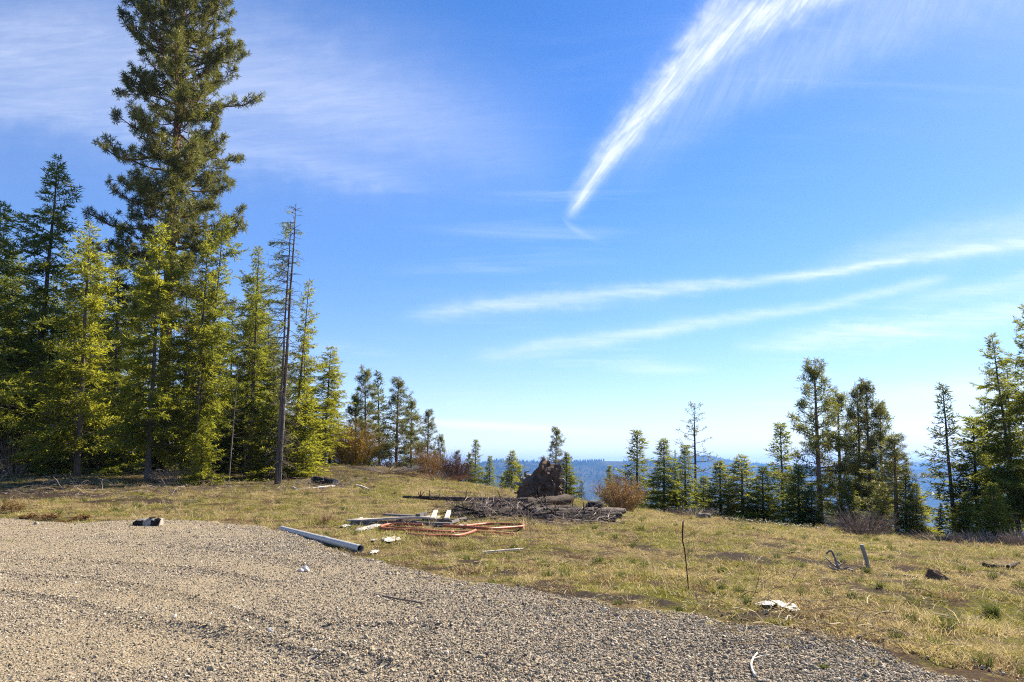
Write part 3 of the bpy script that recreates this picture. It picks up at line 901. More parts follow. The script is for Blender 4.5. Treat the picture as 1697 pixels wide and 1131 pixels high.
def fir_meshes(key, seed, H, W, cb=0.05, dens=8.5, droop=0.25, rad=None, leaf='fir_needles', barkn='fir_bark', sparse=0.0,
               dead_to=0.0, ndead=0, leafden=1.0, shape=0.85, lop=None, bend=0.0, twig_sp=0.10, lsz=1.0):
    r_ = np.random.default_rng(seed)
    path = trunk_path(H, r_, 0.010, bend)
    rad = rad or H * 0.0115
    tk = MB()
    tr = rad * (1 - path[:, 2] / H) ** 0.85 + 0.008
    tr[0] *= 1.35
    low = path.copy()
    low[0, 2] = -0.6
    tk.tube(low, tr, 9, rough=0.05, rng=r_)
    lm = MB()
    O, D, Sd, Ln, Wd, Tn = [], [], [], [], [], []
    nb = int(H * (1 - cb) * dens)
    lob = r_.uniform(0.38, 1.35, (9, 7))
    for b in range(nb):
        t_ = (b + r_.random()) / nb
        if r_.random() < sparse * (0.6 + 0.8 * (1 - t_)):
            continue
        h = H * (cb + (0.985 - cb) * t_)
        L = W * ((1 - t_) ** shape * (r_.uniform(0.42, 1.12) if r_.random() < 0.9 else r_.uniform(1.1, 1.35)) + 0.03)
        L *= min(1.0, 0.6 + 5 * t_)
        azm = b * 2.399 + r_.normal(0, 0.45)
        fa, fh = (azm % 6.2832) / 6.2832 * 7, t_ * 7.99
        a0, h0 = int(fa) % 7, int(fh)
        fa -= int(fa)
        fh -= h0
        L *= (lob[h0, a0] * (1 - fa) + lob[h0, (a0 + 1) % 7] * fa) * (1 - fh) + (lob[h0 + 1, a0] * (1 - fa) + lob[h0 + 1, (a0 + 1) % 7] * fa) * fh
        if lop is not None:
            L *= 1 + lop[1] * math.cos(azm - lop[0])
        L = max(L, 0.12)
        p0 = -0.20 + 0.95 * t_ ** 1.25 + r_.normal(0, 0.20)
        n_ = 7
        pts = [p_at(path, h)]
        ss = np.linspace(0, 1, n_)
        azc = azm + r_.normal(0, 0.12)
        for s in ss[1:]:
            pit = p0 - droop * math.sin(math.pi * s * 0.75) * min(1, L / 1.2) + 0.30 * s * s
            az_ = azm + (azc - azm) * s
            pts.append(pts[-1] + np.array([math.cos(az_) * math.cos(pit), math.sin(az_) * math.cos(pit), math.sin(pit)]) * L / (n_ - 1))
        pts = np.array(pts)
        lm.tube(pts, (0.006 + 0.011 * L) * (1 - 0.85 * ss) , 3, cap=False)
        bt = r_.random()
        ntw = max(4, int(L * 0.9 / twig_sp * leafden))
        for k_ in range(ntw):
            s = 0.10 + 0.90 * (k_ + r_.random()) / ntw
            f = s * (n_ - 1)
            i0 = min(int(f), n_ - 2)
            o = pts[i0] + (pts[i0 + 1] - pts[i0]) * (f - i0)
            d = unit(pts[i0 + 1] - pts[i0])
            sd, upv = perp_frame(d)
            sg = 1 if k_ % 2 else -1
            tl = (0.10 + 0.40 * (1 - s) ** 0.8 * min(L, 2.4) ** 0.8) * r_.uniform(0.6, 1.2)
            td = unit(d * 0.62 + sd * sg * r_.uniform(0.35, 0.95) + np.array([0, 0, r_.normal(-0.12, 0.40)]))
            if k_ == ntw - 1:
                td, tl = d, max(tl, 0.16)
            nl = max(2, int(tl / 0.029))
            u = (np.arange(nl) + r_.random(nl)) / nl
            oo = o + td * (u * tl)[:, None] + np.array([0, 0, -0.30])[None] * (u ** 2 * tl)[:, None]
            side, upt = perp_frame(td)
            sgn = np.where(np.arange(nl) % 2 == 0, 1.0, -1.0)
            dd = unit(td * r_.uniform(0.5, 1.1, nl)[:, None] + side * (sgn * r_.uniform(0.3, 0.9, nl))[:, None] + upt * r_.normal(0.0, 0.45, nl)[:, None])
            rn = r_.standard_normal((nl, 3))
            O.append(oo)
            D.append(dd)
            Sd.append(unit(np.cross(dd, rn)))
            Ln.append(r_.uniform(0.14, 0.30, nl) * lsz)
            Wd.append(r_.uniform(0.014, 0.028, nl) * lsz)
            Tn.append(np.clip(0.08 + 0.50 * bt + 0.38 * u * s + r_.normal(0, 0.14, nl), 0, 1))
    for q_ in range(ndead):                        # bare dead limbs below the crown
        h = H * r_.uniform(0.05, dead_to)
        azm = r_.random() * 6.283
        L = W * r_.uniform(0.2, 0.75)
        p0 = r_.normal(-0.05, 0.25)
        o = p_at(path, h)
        pts = [o]
        for s in range(5):
            p0 += r_.normal(-0.06, 0.16)
            azm += r_.normal(0, 0.16)
            pts.append(pts[-1] + np.array([math.cos(azm) * math.cos(p0), math.sin(azm) * math.cos(p0), math.sin(p0)]) * L / 5)
        lm.tube(pts, np.linspace(0.014, 0.004, 6), 3, cap=False)
        for s in (2, 3, 4):
            dd = unit(np.array(pts[s]) - pts[s - 1] + r_.normal(0, 0.12, 3))
            lm.tube([pts[s], pts[s] + dd * L * 0.12, pts[s] + dd * L * 0.22 + [0, 0, -0.04]], [0.006, 0.004, 0.002], 3, cap=False)
    O, D, Sd = np.vstack(O), np.vstack(D), np.vstack(Sd)
    v, q = kites(O, D, Sd, np.concatenate(Ln), np.concatenate(Wd))
    out = dict(H=H, trunk=tk.mesh(key + '_trunk', MATS[barkn], True), limbs=lm.mesh(key + '_limbs', MATS[barkn]),
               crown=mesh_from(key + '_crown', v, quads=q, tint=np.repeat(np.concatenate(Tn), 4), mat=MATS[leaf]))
    return out
def tufts(centres, dirs, r_, rad, nn, wd, tint):
    n = len(centres)
    d = unit(r_.standard_normal((n, nn, 3)) + dirs[:, None] * 0.6)
    l = rad[:, None] * r_.uniform(0.75, 1.15, (n, nn))
    s = unit(np.cross(d, r_.standard_normal((n, nn, 3)))) * wd
    o = centres[:, None] + r_.normal(0, 0.03, (n, nn, 3)) - dirs[:, None] * (r_.random((n, nn, 1)) * rad[:, None, None] * 0.6)
    v = np.stack([o - s * 0.6, o + d * l[..., None] * 0.55 + s, o + d * l[..., None], o + d * l[..., None] * 0.55 - s], 2).reshape(-1, 3)
    q = np.arange(n * nn)[:, None] * 4 + np.arange(4)[None]
    tn = np.repeat(np.clip(tint[:, None] + r_.normal(0, 0.12, (n, nn)), 0, 1).ravel(), 4)
    return v, q, tn
def pine_meshes(key, seed, H, prof_t, prof_w, cb, nb, trad, tuft_r=0.26, nneedle=18, nw=0.011, sub_sp=0.5, leaf='pine_needles', barkn='pine_bark',
                sparse=0.0, keep_tuft=1.0, up=0.0, gap=0.3, bend=0.0, tuft_sp=0.34, lopf=None, curl=0.42):
    r_ = np.random.default_rng(seed)
    path = trunk_path(H, r_, 0.006, bend, 18)
    tk, lm = MB(), MB()
    tr = trad * (1 - path[:, 2] / H) ** 0.8 + 0.012
    tr[0] *= 1.2
    low = path.copy()
    low[0, 2] = -0.8
    tk.tube(low, tr, 12, rough=0.04, rng=r_)
    C, Dd, Rr, Tn = [], [], [], []
    def put_tufts(pts, s0, bt):
        seg = np.linalg.norm(np.diff(pts, axis=0), axis=1)
        L = seg.sum()
        cs = np.concatenate([[0], np.cumsum(seg)]) / L
        nt_ = max(1, int(L * (1 - s0) / tuft_sp))
        for k_ in range(nt_ + 1):
            s = 1.0 if k_ == nt_ else s0 + (1 - s0) * (k_ + r_.random() * 0.6) / nt_
            if r_.random() > keep_tuft:
                continue
            p = np.array([np.interp(s, cs, pts[:, c_]) for c_ in range(3)])
            i0 = min(np.searchsorted(cs, s), len(pts) - 1)
            d = unit(pts[i0] - pts[i0 - 1] + np.array([0, 0, 0.25]))
            off = r_.normal(0, 0.05, 3) if k_ == nt_ else r_.normal(0, tuft_r * 0.35, 3)
            C.append(p + off)
            Dd.append(d)
            Rr.append(tuft_r * r_.uniform(0.75, 1.2) * (1.0 if k_ == nt_ else 0.9))
            Tn.append(np.clip(0.45 + 0.4 * (bt - 0.5) + r_.normal(0, 0.22), 0, 1))
    for b in range(nb):
        t_ = (b + r_.random()) / nb
        if r_.random() < sparse:
            continue
        h = H * (cb + (0.99 - cb) * t_)
        L = np.interp(t_, prof_t, prof_w) * r_.uniform(0.45, 1.15)
        azm = b * 2.399 + r_.normal(0, 0.5)
        if lopf is not None:
            L *= 1 + lopf[1] * math.cos(azm - lopf[0])
        p0 = -0.12 + up + 0.7 * t_ ** 1.3 + r_.normal(0, 0.24)
        pts = [p_at(path, h)]
        n_ = 8
        sw = r_.normal(0, 0.12)
        for s in np.linspace(0, 1, n_)[1:]:
            pit = p0 - 0.16 * math.sin(math.pi * s) + curl * s * s
            a_ = azm + sw * s
            pts.append(pts[-1] + (np.array([math.cos(a_) * math.cos(pit), math.sin(a_) * math.cos(pit), math.sin(pit)]) + r_.normal(0, 0.06, 3)) * L / (n_ - 1))
        pts = np.array(pts)
        r0 = 0.010 + 0.014 * L
        lm.tube(pts, r0 * (1 - 0.75 * np.linspace(0, 1, n_)), 4, cap=False)
        bt = r_.random()
        put_tufts(pts, 0.55, bt)
        ns = max(2, int(L * (1 - gap) / sub_sp * 2))
        for k_ in range(ns):
            s = gap + (0.96 - gap) * (k_ + r_.random()) / ns
            f = s * (n_ - 1)
            i0 = min(int(f), n_ - 2)
            o = pts[i0] + (pts[i0 + 1] - pts[i0]) * (f - i0)
            d = unit(pts[i0 + 1] - pts[i0])
            sd, upv = perp_frame(d)
            sg = 1 if k_ % 2 else -1
            sl = (0.30 + 0.36 * L * (1 - s)) * r_.uniform(0.6, 1.2)
            td = unit(d * 0.75 + sd * sg * r_.uniform(0.4, 0.95) + np.array([0, 0, r_.normal(0.12, 0.30)]))
            sp_ = [o]
            for s2 in range(4):
                td = unit(td + np.array([0, 0, 0.13]) + r_.normal(0, 0.08, 3))
                sp_.append(sp_[-1] + td * sl / 4)
            sp_ = np.array(sp_)
            lm.tube(sp_, np.linspace(r0 * 0.42, 0.006, 5), 3, cap=False)
            put_tufts(sp_, 0.35, bt)
    v, q, tn = tufts(np.array(C), np.array(Dd), r_, np.array(Rr), nneedle, nw, np.array(Tn))
    return dict(H=H, trunk=tk.mesh(key + '_trunk', MATS[barkn], True), limbs=lm.mesh(key + '_limbs', MATS[barkn]),
                crown=mesh_from(key + '_crown', v, quads=q, tint=tn, mat=MATS[leaf]))

KIND = {}
KIND['fir_a'] = fir_meshes('fir_a', 1, 7.0, 1.80, 0.01, 22, 0.22, 0.08, lsz=1.05, leafden=1.1)
KIND['fir_b'] = fir_meshes('fir_b', 2, 7.0, 1.55, 0.02, 20, 0.15, 0.075, lsz=1.0, leafden=1.1)
KIND['fir_c'] = fir_meshes('fir_c', 3, 7.0, 1.35, 0.10, 15, 0.2, 0.075, sparse=0.12, leaf='fir_needles_dark', lsz=0.95)
KIND['fir_d'] = fir_meshes('fir_d', 9, 7.0, 1.95, 0.01, 20, 0.25, 0.08, lsz=1.05, leafden=1.1, leaf='fir_needles_bright', shape=0.7)
KIND['edge_a'] = fir_meshes('edge_a', 4, 16.0, 3.6, 0.13, 13, 0.36, 0.15, leaf='fir_needles_bright', sparse=0.24, dead_to=0.3, ndead=50, shape=0.66, lsz=1.18)
KIND['edge_b'] = fir_meshes('edge_b', 5, 16.0, 3.4, 0.12, 13, 0.36, 0.15, sparse=0.24, dead_to=0.35, ndead=55, shape=0.64, lsz=1.18)
KIND['edge_c'] = fir_meshes('edge_c', 6, 18.0, 3.8, 0.12, 11.5, 0.38, 0.17, leaf='fir_needles', sparse=0.24, dead_to=0.35, ndead=60, shape=0.72, lsz=1.22)
KIND['edge_d'] = fir_meshes('edge_d', 10, 16.0, 3.5, 0.12, 12.5, 0.40, 0.15, leaf='fir_needles_bright', sparse=0.24, dead_to=0.3, ndead=50, shape=0.55, lsz=1.18, bend=0.02)
KIND['thin_a'] = fir_meshes('thin_a', 7, 17.0, 2.7, 0.20, 9, 0.34, 0.14, sparse=0.20, dead_to=0.65, ndead=90, shape=0.6, lsz=1.15)
KIND['thin_b'] = fir_meshes('thin_b', 8, 15.0, 2.8, 0.10, 9, 0.30, 0.13, sparse=0.14, leaf='fir_needles_bright', dead_to=0.6, ndead=70, shape=0.66, lsz=1.15)
KIND['pine_a'] = pine_meshes('pine_a', 21, 9.0, [0, .25, .6, 1], [1.7, 1.9, 1.25, .3], 0.10, 74, 0.11, 0.27, 20, 0.015, 0.42, tuft_sp=0.30)
KIND['pine_b'] = pine_meshes('pine_b', 22, 9.0, [0, .3, .7, 1], [1.5, 1.7, 1.0, .25], 0.06, 74, 0.10, 0.27, 20, 0.015, 0.42, leaf='pine_needles_dark', tuft_sp=0.30)
KIND['pine_c'] = pine_meshes('pine_c', 23, 9.0, [0, .2, .6, 1], [1.6, 2.0, 1.25, .3], 0.16, 66, 0.12, 0.29, 20, 0.015, 0.44, leaf='pine_needles_dark', up=0.15, tuft_sp=0.32)
KIND['pine_half_dead'] = pine_meshes('pine_half_dead', 24, 9.0, [0, .3, .7, 1], [1.9, 1.7, 1.0, .3], 0.30, 46, 0.09, 0.16, 10, 0.014, 0.45, sparse=0.1, keep_tuft=0.55,
                                     leaf='pine_needles_dark', barkn='fir_bark')
KIND['big_pine'] = pine_meshes('big_pine', 31, 42.0, [0, .10, .3, .5, .65, .8, .95, 1], [3.4, 5.2, 6.0, 5.9, 5.2, 3.9, 2.0, 0.8], 0.23, 240, 0.46, 0.42, 40, 0.021, 0.85, tuft_sp=0.66, gap=0.14, curl=0.75)

def place_tree(name, kind, px, py, Y, tpx, tpy, label, cat, group=None, wide=1.0, rz=None, seed=0):
    if px > 1045 and tpy < 722:                                # these stand a little way down the far side of the brow
        Y = Y * 1.17
    b = unproj(px, py, Y)
    z0 = gz(b[0], b[1])
    top = unproj(tpx, tpy, Y)
    H = top[2] - z0
    k = KIND[kind]
    s = H / k['H']
    o = thing(name, label, cat, (b[0], b[1], z0), 0.0, group)
    lean = math.atan2(top[0] - b[0], H)
    r_ = np.random.default_rng(int(abs(px * 7 + tpy * 13 + Y * 3)) + seed)
    rz = r_.random() * 6.283 if rz is None else rz
    o.rotation_euler = (Matrix.Rotation(lean, 3, 'Y') @ Matrix.Rotation(rz, 3, 'Z')).to_euler()
    o.scale = (s * wide, s * wide, s)
    for part in ('trunk', 'limbs', 'crown'):
        link(part, k[part], o)
    return o
FIRS = 'firs of the stand at the edge of the clearing'
BACK = 'firs deep in the stand'
PINES = 'young pines on the brow of the hill'
SLOPE = 'small conifers below the brow of the hill'
RIGHT = 'conifers at the right-hand end of the brow'
T = [
    # the stand on the left
    ('pine_tree', 'big_pine', 262, 795, 50, 312, -150, 'towering old pine rising far above every other tree', 'pine tree', None, 0.9),
    ('fir_tree', 'edge_c', 52, 790, 45, 97, 256, 'tall dark fir with airy pointed top left of the towering pine', 'fir tree', FIRS, 1.0),
    ('fir_tree', 'edge_a', 128, 790, 40, 150, 366, 'bright fir with dark trunk bare to the grass, nearest the left edge', 'fir tree', FIRS, 1.0),
    ('fir_tree', 'thin_a', 186, 795, 47, 197, 372, 'slim sparse fir whose top shows just left of the towering pine', 'fir tree', FIRS, 0.75),
    ('fir_tree', 'edge_d', 244, 800, 39, 271, 372, 'full yellow-green fir standing right before the towering pine', 'fir tree', FIRS, 0.95),
    ('fir_tree', 'thin_b', 322, 797, 40, 346, 384, 'slender fir, left of two stems rising side by side under the pine', 'fir tree', FIRS, 0.8),
    ('fir_tree', 'thin_a', 332, 796, 41, 374, 352, 'slender fir, right of two stems rising side by side under the pine', 'fir tree', FIRS, 0.85),
    ('fir_tree', 'thin_a', 414, 782, 47, 428, 408, 'thin ragged fir with bare lower trunk left of the double snag', 'fir tree', FIRS, 0.95),
    ('fir_tree', 'edge_d', 402, 778, 49, 420, 458, 'bushy olive fir filling the gap left of the double snag', 'fir tree', FIRS, 0.95),
    ('fir_tree', 'thin_b', 485, 787, 45, 513, 462, 'fir with clear leaning trunk just right of the double snag', 'fir tree', FIRS, 0.85),
    ('fir_tree', 'edge_d', 538, 774, 52, 545, 574, 'rounded yellow-green fir closing the stand beside the orange willow', 'fir tree', FIRS, 1.3),
    ('fir_tree', 'edge_b', -12, 790, 42, 2, 330, 'dark fir cut off by the left edge of the picture', 'fir tree', FIRS, 0.9),
    ('fir_sapling', 'fir_d', 334, 796, 38.5, 336, 690, 'low leafy fir sapling at the feet of the two slender stems', 'fir tree', FIRS, 1.2),
    ('fir_sapling', 'fir_b', 205, 792, 42, 207, 640, 'young shaded fir between the bright fir and the full fir', 'fir tree', FIRS, 1.8),
    ('fir_sapling', 'fir_d', 445, 792, 44, 447, 668, 'low fir sapling tucked behind the double snag', 'fir tree', FIRS, 1.5),
    ('fir_sapling', 'fir_a', 95, 790, 42, 98, 610, 'young shaded fir left of the bright fir with bare trunk', 'fir tree', FIRS, 1.5),
    ('fir_sapling', 'fir_d', 500, 785, 46, 508, 655, 'low bright fir sapling right of the double snag', 'fir tree', FIRS, 1.5),
    # the pines in the middle distance
    ('pine_tree', 'pine_b', 588, 783, 63, 590, 655, 'dark young pine half hidden behind the orange willow', 'pine tree', PINES, 1.0),
    ('pine_tree', 'pine_b', 607, 783, 64, 605, 614, 'tallest young pine of the group behind the orange willow', 'pine tree', PINES, 1.0),
    ('pine_tree', 'fir_c', 631, 784, 66, 627, 617, 'slim dark spire between the two tallest young pines', 'fir tree', PINES, 1.0),
    ('pine_tree', 'pine_a', 656, 784, 58, 660, 630, 'young pine with clear dark trunk right of the slim spire', 'pine tree', PINES, 1.15),
    ('pine_tree', 'pine_b', 681, 786, 60, 682, 664, 'shorter pine tucked against the clear-trunked young pine', 'pine tree', PINES, 1.1),
    ('pine_tree', 'pine_a', 707, 790, 57, 711, 681, 'pine with thin pole trunk behind the tan willow shrub', 'pine tree', PINES, 1.0),
    ('pine_tree', 'pine_c', 729, 792, 57, 731, 722, 'stunted pine at the low end of the pine group', 'pine tree', PINES, 0.8),
    ('pine_tree', 'pine_a', 757, 800, 53, 758, 748, 'knee-high bushy pine among the brown shrubs on the brow', 'pine tree', PINES, 1.2),
    # below the brow, in front of the mountain
    ('fir_tree', 'fir_b', 786, 806, 53, 789, 729, 'pointed fir, tallest of the three left of the root plate', 'fir tree', SLOPE, 1.0),
    ('fir_tree', 'pine_b', 776, 806, 52, 778, 752, 'small pine leaning on the pointed fir left of the root plate', 'pine tree', SLOPE, 1.1),
    ('fir_tree', 'fir_b', 811, 810, 52, 812, 756, 'small blue-green fir between two firs left of the root plate', 'fir tree', SLOPE, 1.2),
    ('fir_tree', 'fir_d', 847, 815, 48, 849, 747, 'broad fir next to the left flank of the root plate', 'fir tree', SLOPE, 1.1),
    ('fir_tree', 'fir_a', 862, 815, 49, 861, 775, 'little bright fir touching the left flank of the root plate', 'fir tree', SLOPE, 1.2),
    ('fir_tree', 'fir_a', 834, 812, 50, 832, 789, 'tiny fir below the brow between larger firs', 'fir tree', SLOPE, 1.2),
    ('pine_tree', 'pine_a', 920, 830, 46, 922, 711, 'open pine standing up behind the root plate', 'pine tree', SLOPE, 1.0),
    ('fir_tree', 'fir_a', 938, 832, 44, 939, 750, 'fir showing beyond the right edge of the root plate', 'fir tree', SLOPE, 1.15),
    ('fir_tree', 'fir_c', 963, 838, 44, 964, 796, 'faint little fir right of the root plate', 'fir tree', SLOPE, 1.0),
    ('fir_tree', 'fir_b', 1010, 835, 44, 1010, 772, 'fir top poking out of the red-brown shrub', 'fir tree', SLOPE, 1.0),
    ('fir_tree', 'fir_b', 1054, 845, 42, 1056, 713, 'pointed fir right behind the red-brown shrub', 'fir tree', SLOPE, 1.15),
    ('fir_tree', 'fir_a', 1100, 853, 40, 1101, 728, 'dense dark fir right of the pointed fir by the red-brown shrub', 'fir tree', SLOPE, 1.25),
    ('fir_tree', 'thin_a', 1120, 856, 42, 1119, 745, 'bare thin pole of a fir between two dense firs', 'fir tree', SLOPE, 0.6),
    ('fir_tree', 'fir_b', 1136, 858, 41, 1135, 738, 'dense fir just left of the half-dead pine', 'fir tree', SLOPE, 1.2),
    ('pine_tree', 'pine_half_dead', 1152, 862, 44, 1150, 671, 'half-dead pine with thin grey crown against the sky', 'pine tree', SLOPE, 1.0),
    ('fir_tree', 'fir_a', 1195, 866, 39, 1193, 764, 'round-topped fir right of the half-dead pine', 'fir tree', SLOPE, 1.6),
    ('fir_tree', 'fir_d', 1231, 870, 38, 1230, 754, 'broad fir midway between half-dead pine and tall dark pine', 'fir tree', SLOPE, 1.55),
    ('fir_tree', 'fir_b', 1265, 874, 38, 1264, 773, 'low bushy fir left of the spire-topped fir', 'fir tree', SLOPE, 1.8),
    ('fir_tree', 'fir_b', 1298, 874, 39, 1293, 701, 'spire-topped fir left of the tall dark pine', 'fir tree', SLOPE, 1.05),
    ('fir_tree', 'fir_a', 1325, 880, 37, 1322, 772, 'low dense fir under the left boughs of the tall dark pine', 'fir tree', SLOPE, 1.6),
    # right end
    ('pine_tree', 'pine_c', 1361, 876, 34, 1349, 602, 'tall dark pine with bare straight trunk right of the spire-topped fir', 'pine tree', RIGHT, 1.0),
    ('pine_tree', 'pine_b', 1394, 880, 37, 1388, 652, 'pine crowding the right side of the tall dark pine', 'pine tree', RIGHT, 1.1),
    ('pine_tree', 'pine_a', 1427, 876, 35.5, 1421, 642, 'left of three close pine stems above the bare grey shrub', 'pine tree', RIGHT, 0.8),
    ('pine_tree', 'pine_a', 1443, 876, 34.5, 1435, 633, 'middle and tallest of three close pine stems above the bare grey shrub', 'pine tree', RIGHT, 0.8),
    ('pine_tree', 'pine_c', 1462, 878, 35, 1458, 670, 'right of three close pine stems above the bare grey shrub', 'pine tree', RIGHT, 0.9),
    ('pine_tree', 'pine_a', 1487, 884, 35, 1482, 722, 'low bushy pine ending the three-stem pine group', 'pine tree', RIGHT, 1.5),
    ('fir_sapling', 'fir_d', 1520, 890, 34, 1519, 800, 'bright little fir at the foot of the three-stem pine group', 'fir tree', RIGHT, 1.2),
    ('fir_sapling', 'fir_b', 1556, 893, 35, 1560, 833, 'small pale fir sapling in the gap before the blue mountain', 'fir tree', RIGHT, 1.1),
    ('fir_tree', 'fir_c', 1584, 893, 33, 1563, 638, 'slim leaning fir standing alone beside the mountain gap', 'fir tree', RIGHT, 1.1),
    ('fir_tree', 'fir_b', 1622, 897, 33, 1612, 690, 'fir filling in right of the slim leaning fir', 'fir tree', RIGHT, 1.5),
    ('fir_tree', 'edge_b', 1690, 896, 29.5, 1643, 552, 'tall fir with leaning bare trunk at the right edge', 'fir tree', RIGHT, 1.0),
    ('fir_tree', 'edge_c', 1676, 898, 31.5, 1668, 592, 'fir right behind the leaning trunk at the right edge', 'fir tree', RIGHT, 1.1),
    ('fir_tree', 'edge_b', 1722, 896, 29, 1703, 500, 'dark fir cut off by the right edge of the picture', 'fir tree', RIGHT, 0.8),
    ('fir_sapling', 'fir_a', 1600, 898, 32, 1602, 815, 'low fir at the foot of the slim leaning fir', 'fir tree', RIGHT, 1.7),
    ('fir_sapling', 'fir_b', 1408, 884, 37, 1406, 790, 'low dark fir between tall dark pine and the three close stems', 'fir tree', RIGHT, 1.8),
    ('fir_sapling', 'fir_a', 1463, 884, 36.5, 1462, 800, 'low fir hidden behind the bare grey shrub', 'fir tree', RIGHT, 1.7),
    ('fir_sapling', 'fir_a', 1166, 864, 42, 1165, 790, 'low fir at the foot of the half-dead pine', 'fir tree', SLOPE, 1.6),
    ('fir_sapling', 'fir_b', 1346, 882, 36.5, 1345, 800, 'low fir just left of the tall dark pine trunk', 'fir tree', SLOPE, 1.7),
    ('fir_sapling', 'fir_b', 1502, 886, 35, 1500, 770, 'yellow-green fir at the right flank of the three-stem group', 'fir tree', RIGHT, 1.4),
    ('fir_tree', 'edge_b', 1656, 900, 34, 1630, 655, 'dense dark fir between the slim leaning fir and the right edge', 'fir tree', RIGHT, 1.1),
    ('fir_sapling', 'fir_a', 1648, 900, 30, 1646, 800, 'low dense fir under the tall fir at the right edge', 'fir tree', RIGHT, 1.8),
]
for row in T:
    place_tree(*row[:9], group=row[9], wide=row[10] * (1.4 if row[9] == SLOPE and row[1][:3] == 'fir' else 1.12 if row[1][:3] in ('fir', 'edg', 'thi') else 1.18 if row[1] != 'big_pine' else 1.0))
for (px, Y, tpx, tpy, kd) in [(-60, 50, -40, 400, 'edge_c'), (10, 54, 22, 420, 'edge_b'), (80, 56, 88, 455, 'edge_c'), (160, 57, 160, 470, 'edge_c'), (228, 60, 232, 440, 'edge_b'),
                              (300, 58, 310, 450, 'edge_c'), (352, 62, 350, 470, 'edge_b'), (440, 58, 445, 520, 'edge_b'), (380, 55, 385, 500, 'edge_c'), (505, 60, 505, 560, 'edge_b'),
                              (-10, 60, 0, 380, 'edge_c'), (60, 48, 66, 470, 'edge_b'), (190, 52, 196, 450, 'edge_b'), (330, 52, 335, 480, 'edge_c'), (415, 62, 420, 490, 'edge_c'), (455, 48, 452, 560, 'edge_b'), (150, 62, 150, 400, 'edge_c'),
                              (100, 46, 100, 640, 'fir_a'), (170, 48, 170, 650, 'fir_b'), (290, 47, 292, 640, 'fir_a'), (390, 50, 392, 640, 'fir_b'), (435, 52, 436, 640, 'fir_a'), (60, 44, 60, 650, 'fir_b'), (230, 47, 232, 660, 'fir_a'), (350, 46, 352, 655, 'fir_b'), (545, 58, 548, 650, 'fir_a'),
                              (-40, 68, -40, 690, 'fir_a'), (30, 66, 30, 680, 'fir_b'), (85, 68, 86, 690, 'fir_a'), (140, 64, 140, 680, 'fir_a'), (200, 66, 200, 690, 'fir_b'), (255, 68, 256, 680, 'fir_a'), (310, 66, 311, 690, 'fir_a'), (370, 68, 370, 690, 'fir_b'), (425, 66, 425, 690, 'fir_a'), (480, 64, 480, 690, 'fir_a'), (115, 72, 115, 700, 'fir_b'), (175, 74, 175, 700, 'fir_a'), (520, 66, 520, 695, 'fir_b'),
                              (120, 50, 125, 520, 'edge_c'), (270, 46, 275, 560, 'edge_b'), (20, 46, 25, 540, 'edge_c'), (-110, 44, -95, 420, 'edge_b'), (468, 54, 470, 600, 'edge_c')]:
    place_tree('fir_tree', kd, px, 785, Y, tpx, tpy, 'dim fir standing deep inside the stand behind its front row', 'fir tree', BACK, 1.15 if kd[:3] != 'fir' else 2.0)

